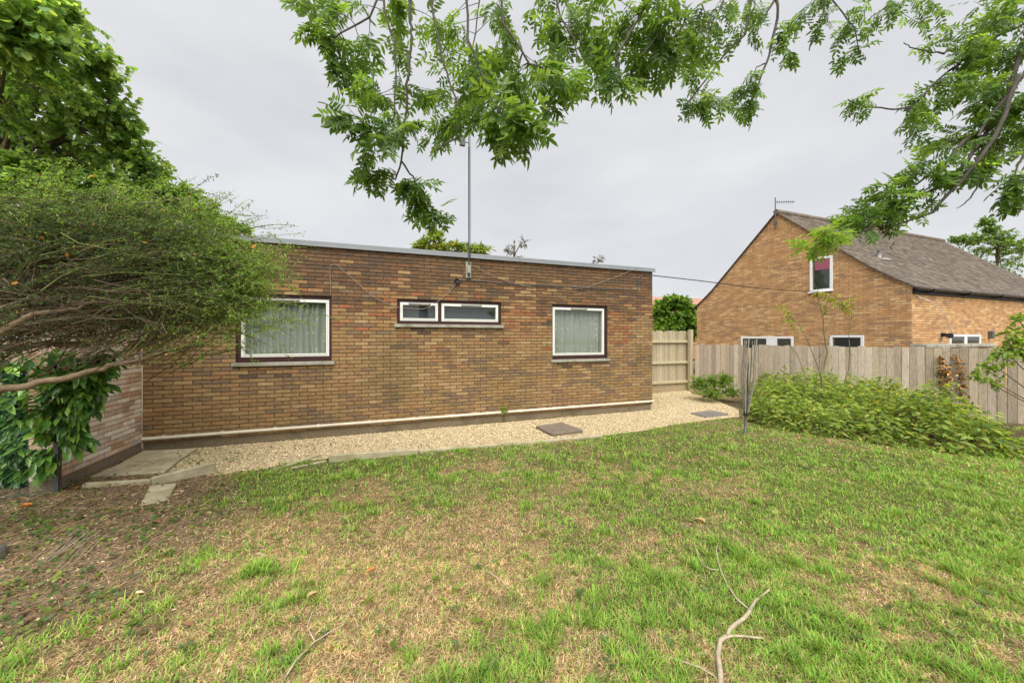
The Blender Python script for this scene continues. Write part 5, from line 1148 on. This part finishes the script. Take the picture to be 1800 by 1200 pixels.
# climbing bramble stems hanging in from the right edge
bush('bramble', 'loose spray of pale green leaves reaching in at the right edge', 'shrub', (8.1, 5.0, 0), [(1785,590,25,16,5.0,.9),(1765,615,25,14,5.0,.8),(1745,640,20,10,5.0,.6),(1715,660,16,6,5.0,.3),(1795,625,14,18,5.0,.6),(1750,672,12,8,5.0,.3),(1830,600,30,30,5.0,.8),(1790,560,14,8,5.0,.25)], 63, 24, 7, (.045,.085), LIT, [.2,.4,.15,.25], [leaf_t(.5, .08, .2)], nind=60)
def climber():
    r = np.random.default_rng(64); c0 = at(1660, 680, 7.15); t = thing('dead_climber', 'withered brown climber clinging to the silvered fence', 'climber', (c0.x, c0.y, 0)); tw = MB(); P = []
    for pts in ([(1655,690),(1652,660),(1656,640),(1650,622),(1668,616)], [(1685,690),(1690,660),(1684,640),(1678,620),(1695,614)], [(1660,690),(1662,655),(1655,632)]):
        W = []
        for px, py in pts:
            u = (px-CX)/F; s = (F0.x - u*F0.y)/(u*FD.y - FD.x); q = F0 + FD*s; W.append(Vector((q.x, q.y, CZ - (py-HY)/F*q.y)) + Vector((-.04,-.05,0)))
        W = dense(W, 5); tw.tube(W, list(np.linspace(.007, .003, len(W))), 5, (.2,.13,.08)); 
        for _ in range(70): P.append(np.array(W[r.integers(len(W)*3//4)]) + r.normal(0, .035, 3))
    P = np.array(P); n = len(P); wbuild(tw, 'stem', M['twig'], t)
    V, Fs, Cc = scatter(leaf_t(.5, .2, .4), P, basis(rvec(r, n) + np.array([0,0,-.6]), rvec(r, n)), r.uniform(.05, .09, n), mixcol(r, n, [(.36,.2,.07),(.25,.13,.05),(.5,.33,.14),(.14,.17,.04)], [.4,.3,.2,.1]))
    o = link(bpy.data.objects.new('dead_leaves', np_mesh('dead_leaves', V, Fs, Cc, M['leaf_dead'])), t); o.matrix_local = t.matrix_basis.inverted(); o['kind'] = 'stuff'
climber()
# thin sapling rising out of the thicket
def sapling():
    r = np.random.default_rng(65); Y = 7.4; base = at(1446, 700, Y); base.z = 0
    t = thing('sapling', 'spindly sapling with sparse yellowing leaves rising from the thicket', 'sapling', base); att = []
    for pts, rd in (([(1446,700),(1444,664),(1441,655),(1449,645),(1454,618),(1449,590),(1447,560),(1440,530),(1434,515)], .02), ([(1441,655),(1436,640),(1420,600),(1405,570),(1392,560)], .009), ([(1449,590),(1456,570),(1470,550),(1478,535)], .009), ([(1452,605),(1462,585),(1472,560)], .007), ([(1500,690),(1486,665),(1492,650),(1494,620),(1492,590),(1496,560),(1500,535)], .013), ([(1421,680),(1412,650),(1400,620),(1380,600)], .008), ([(1446,560),(1452,535),(1458,520)], .006), ([(1440,530),(1437,510),(1430,498),(1427,470)], .004), ([(1448,620),(1425,640),(1400,625),(1390,612)], .004)):
        W = dense([at(x, y, Y + (.4 if pts[0][0] > 1480 else 0)) for x, y in pts], 3); b = MB(); b.tube(W, list(np.linspace(rd, rd*.4, len(W))), 6, (.16,.15,.075)); wbuild(b, 'stem', M['twig'], t, True); att += W[-6:]
    cls = [ell(*c) for c in ((1372,540,10,12,Y,.7),(1382,560,8,8,Y,.5),(1400,577,8,5,Y,.3),(1440,520,14,8,Y,.7),(1462,520,14,8,Y,.6),(1450,545,8,7,Y,.4),(1482,530,20,9,Y,.8),(1500,520,10,6,Y,.4),(1490,552,14,8,Y,.6),(1458,535,12,8,Y,.4),(1500,540,8,8,Y,.3))]
    tw, P, D, K = sprays(r, cls, att, 12, 6, droop=.3, twig_r=.002, col=(.16,.15,.07)); n = len(P); wbuild(tw, 'twigs', M['twig'], t, kind='stuff')
    put_leaves(t, [leaf_t(.5)], P, D, up(r, n, .5), r.uniform(.04, .08, n), mixcol(r, n, [(.2,.28,.05),(.3,.34,.07),(.38,.34,.08)]), M['leaf'], 0)
sapling()

# --- trees behind the buildings
def far_tree(name, label, base, cl, seed, ntw, nlf, S, pal, w=.5, p=None, droop=.2, th=.12):
    r = np.random.default_rng(seed); t = thing(name, label, 'tree', base); cls = [ell(*c) for c in cl]; att = []
    cen = Vector(np.mean([c[0] for c in cls], axis=0)); topv = Vector((base[0], base[1], max(cen.z - .3, base[2] + .5))); b = MB(); b.tube([Vector(base) - Vector((0,0,.3)), topv], [th, th*.6], 8); wbuild(b, 'trunk', M['bark'], t, True)
    lb = MB()
    for c, rad, d in cls: L = dense([topv, (topv + Vector(c))/2 + Vector((0, 0, .1)), Vector(c)], 4); lb.tube(L, list(np.linspace(th*.4, .015, len(L))), 5, (.12,.1,.08)); att += L[3:]
    wbuild(lb, 'limbs', M['twig'], t, kind='stuff')
    tw, P, D, K = sprays(r, cls, att, ntw, nlf, droop=droop, twig_r=.006, col=(.12,.1,.08), start=.35); n = len(P)
    V, Fs, C = scatter(leaf_t(w), P, basis(D, up(r, n, .5)), r.uniform(*S, n), mixcol(r, n, pal, p)); wbuild(tw, 'twigs', M['twig'], t, kind='stuff')
    o = link(bpy.data.objects.new('crown', np_mesh('crown', V, Fs, C, M['leaf'])), t); o.matrix_local = t.matrix_basis.inverted(); o['kind'] = 'stuff'
far_tree('bushy_tree', 'round dense bright green tree beyond the pale fence panel', (7.9, 17.5, 0), [(1185,550,38,30,17.5,1.5),(1170,575,30,25,17.2,1.0),(1205,570,25,28,17.4,1.0),(1185,530,28,16,17.5,1.0),(1160,545,18,20,17.5,.8),(1210,545,14,16,17.5,.6),(1185,600,45,25,17.2,1.2)], 71, 80, 18, (.12,.2), [(.12,.24,.035),(.17,.3,.045),(.22,.36,.06),(.08,.16,.03)], .6)
far_tree('broadleaf_tree', 'bright green spiky-leaved tree showing over the bungalow roof', (-2.6, 13.5, 0), [(760,428,22,18,13.5,1.0),(740,432,14,9,13.5,.6),(790,436,30,10,13.5,.9),(835,438,28,9,13.5,.8),(765,412,12,8,13.5,.4),(800,460,60,20,13.5,1.4),(850,442,14,6,13.5,.3)], 72, 36, 9, (.16,.28), [(.17,.28,.04),(.24,.34,.06),(.12,.2,.04),(.3,.28,.1)], .28, droop=-.1)
far_tree('birch_tree', 'wispy sparse tree top behind the bungalow roof, left of its centre ridge', (.15, 24, 0), [(905,432,24,20,24,.8),(895,440,16,12,24,.5),(920,425,12,14,24,.5),(905,465,26,22,24,.8)], 73, 22, 10, (.08,.14), [(.13,.15,.1),(.17,.18,.12),(.1,.12,.08)], .5)
far_tree('birch_tree', 'tiny wisp of grey foliage peeping over the roof near its right end', (6.1, 26, 0), [(1055,454,14,7,26,.9),(1048,460,10,8,26,.6),(1060,480,20,20,26,.8)], 74, 16, 9, (.08,.14), [(.12,.14,.09),(.16,.17,.11)], .5)
far_tree('garden_tree', 'layered dark green tree rising behind the orange house roof', (32.5, 24, 0), [(1735,400,18,14,24,1.0),(1710,418,30,12,24,1.1),(1755,415,28,14,24,1.2),(1685,420,20,8,24,.6),(1740,435,50,16,24,1.4),(1785,432,26,18,24,1.0),(1733,388,10,8,24,.4),(1810,450,40,30,24,1.0),(1760,470,60,30,24,1.2)], 75, 40, 12, (.12,.22), [(.1,.19,.06),(.14,.25,.07),(.19,.3,.08)], .5)

# ------------------------------------------------------------------ sticks, dead leaves and a stone on the ground
def stick(name, label, segs, m='dead_wood', cat='stick', z=.03):
    g0 = gnd(*segs[0][0][0], z); t = thing(name, label, cat, (g0.x, g0.y, 0)) if len(segs) > 1 else None
    for i, (pts, r0, r1) in enumerate(segs):
        Q = dense([gnd(x, y, z + (.012 if k % 2 else 0)) for k, (x, y) in enumerate(pts)], 4); b = MB(); b.tube(Q, list(np.linspace(r0, r1, len(Q))), 7)
        if t is not None: wbuild(b, 'branch', M[m], t, True)
        else: t = tag(b.build(name, M[m], None, True), label, cat)
    return t
stick('fallen_branch', 'bleached forked dead branch lying on the lawn at lower right', [([(1268,1215),(1266,1180),(1262,1150),(1266,1125),(1276,1118)], .0125, .011), ([(1271,1122),(1284,1117),(1305,1117),(1322,1119),(1340,1121)], .007, .005), ([(1279,1117),(1283,1105),(1294,1095),(1308,1086),(1318,1073)], .011, .01), ([(1318,1072),(1328,1055),(1340,1046),(1352,1036)], .0085, .006), ([(1316,1070),(1295,1052),(1280,1030),(1268,1005),(1262,985),(1259,965),(1264,950),(1276,942)], .006, .003), ([(1262,1001),(1250,1000),(1237,994),(1228,980),(1219,950)], .004, .002)])
stick('fallen_twig', 'thin pale forked twig on the lawn at lower left', [([(500,1192),(520,1160),(552,1128),(580,1110),(603,1098),(624,1060)], .005, .002), ([(554,1127),(547,1115),(540,1100),(549,1075)], .004, .002)])
stick('fallen_twig', 'short straw-coloured twig just left of the forked dead branch', [([(1180,1155),(1230,1172),(1260,1190)], .004, .003)])
stick('fallen_twig', 'faint thin twig near the middle of the lawn', [([(860,1005),(880,1018),(895,1035)], .004, .002)])
def stalks():
    r = np.random.default_rng(91); c = gnd(120, 955); t = thing('dry_stalks', 'sheaf of dry straw-coloured stalks on the bare bed', 'stalks', (c.x, c.y, 0))
    for k in range(22):
        x, y = r.normal(145, 24), r.normal(932, 11); L = r.uniform(30, 85); da = r.normal(0, .22); b = MB(); b.tube([gnd(x, y, .04), gnd(x - L*.5, y + L*(.42+da*.5), .035), gnd(x - L, y + L*(.8+da) + r.normal(0, 4), .02)], [.0022,.002,.0014], 4); wbuild(b, 'stalk', M['dead_wood'], t)
stalks()
def dead_leaves():
    r = np.random.default_rng(92); pal = [(.42,.2,.07),(.5,.36,.2),(.26,.15,.08),(.56,.45,.3)]
    for i, (px, py, s, lab) in enumerate([(57,888,.085,'curled orange leaf lying by the wire fence post'), (1240,918,.09,'curled brown leaf on the lawn above the dead branch'), (320,1097,.06,'cream fallen leaf at the edge of the bare bed'), (236,1045,.05,'small pale tan leaf on the dark soil'), (660,1000,.07,'whitish curled leaf on the dry middle of the lawn'), (540,1050,.06,'twisted brown leaf beside a grass tuft'), (280,918,.08,'long tan leaf amid the ground ivy'), (135,858,.07,'upright orange leaf at the foot of the pale wall')]):
        c = gnd(px, py, .03); tv, tf, tc = leaf_t(.55, .3, .5); me = np_mesh('fallen_leaf', tv, tf, np.tile(pal[i % 4] if i not in (0, 7) else (.55,.22,.06), (6, 1)), M['leaf_dead']); o = link(bpy.data.objects.new('fallen_leaf', me))
        o.matrix_basis = Matrix.Translation(c) @ Matrix.Rotation(r.uniform(0, 6.28), 4, 'Z') @ Matrix.Rotation(r.uniform(-.6, .1), 4, 'Y') @ Matrix.Scale(s, 4); tag(o, lab, 'leaf', 'larger fallen leaves')
dead_leaves()
bm = bmesh.new(); bmesh.ops.create_icosphere(bm, subdivisions=4, radius=.085); rr = random.Random(3)
for v in bm.verts: v.co *= 1 + .5*(float(vnoise(v.co.x*14 + 3, v.co.y*14 + v.co.z*11 + 5, 1.0, 7)) - .5) + .2*(float(vnoise(v.co.x*40 + 3, v.co.y*40 + v.co.z*33 + 5, 1.0, 8)) - .5); v.co.z *= .95
me = bpy.data.meshes.new('stone'); bm.to_mesh(me); bm.free(); me.materials.append(M['rock']); me.polygons.foreach_set('use_smooth', [True]*len(me.polygons))
o = link(bpy.data.objects.new('stone', me)); o.location = gnd(-22, 985) + Vector((0, 0, .02)); tag(o, 'rounded grey stone cut by the left edge of the view', 'stone')
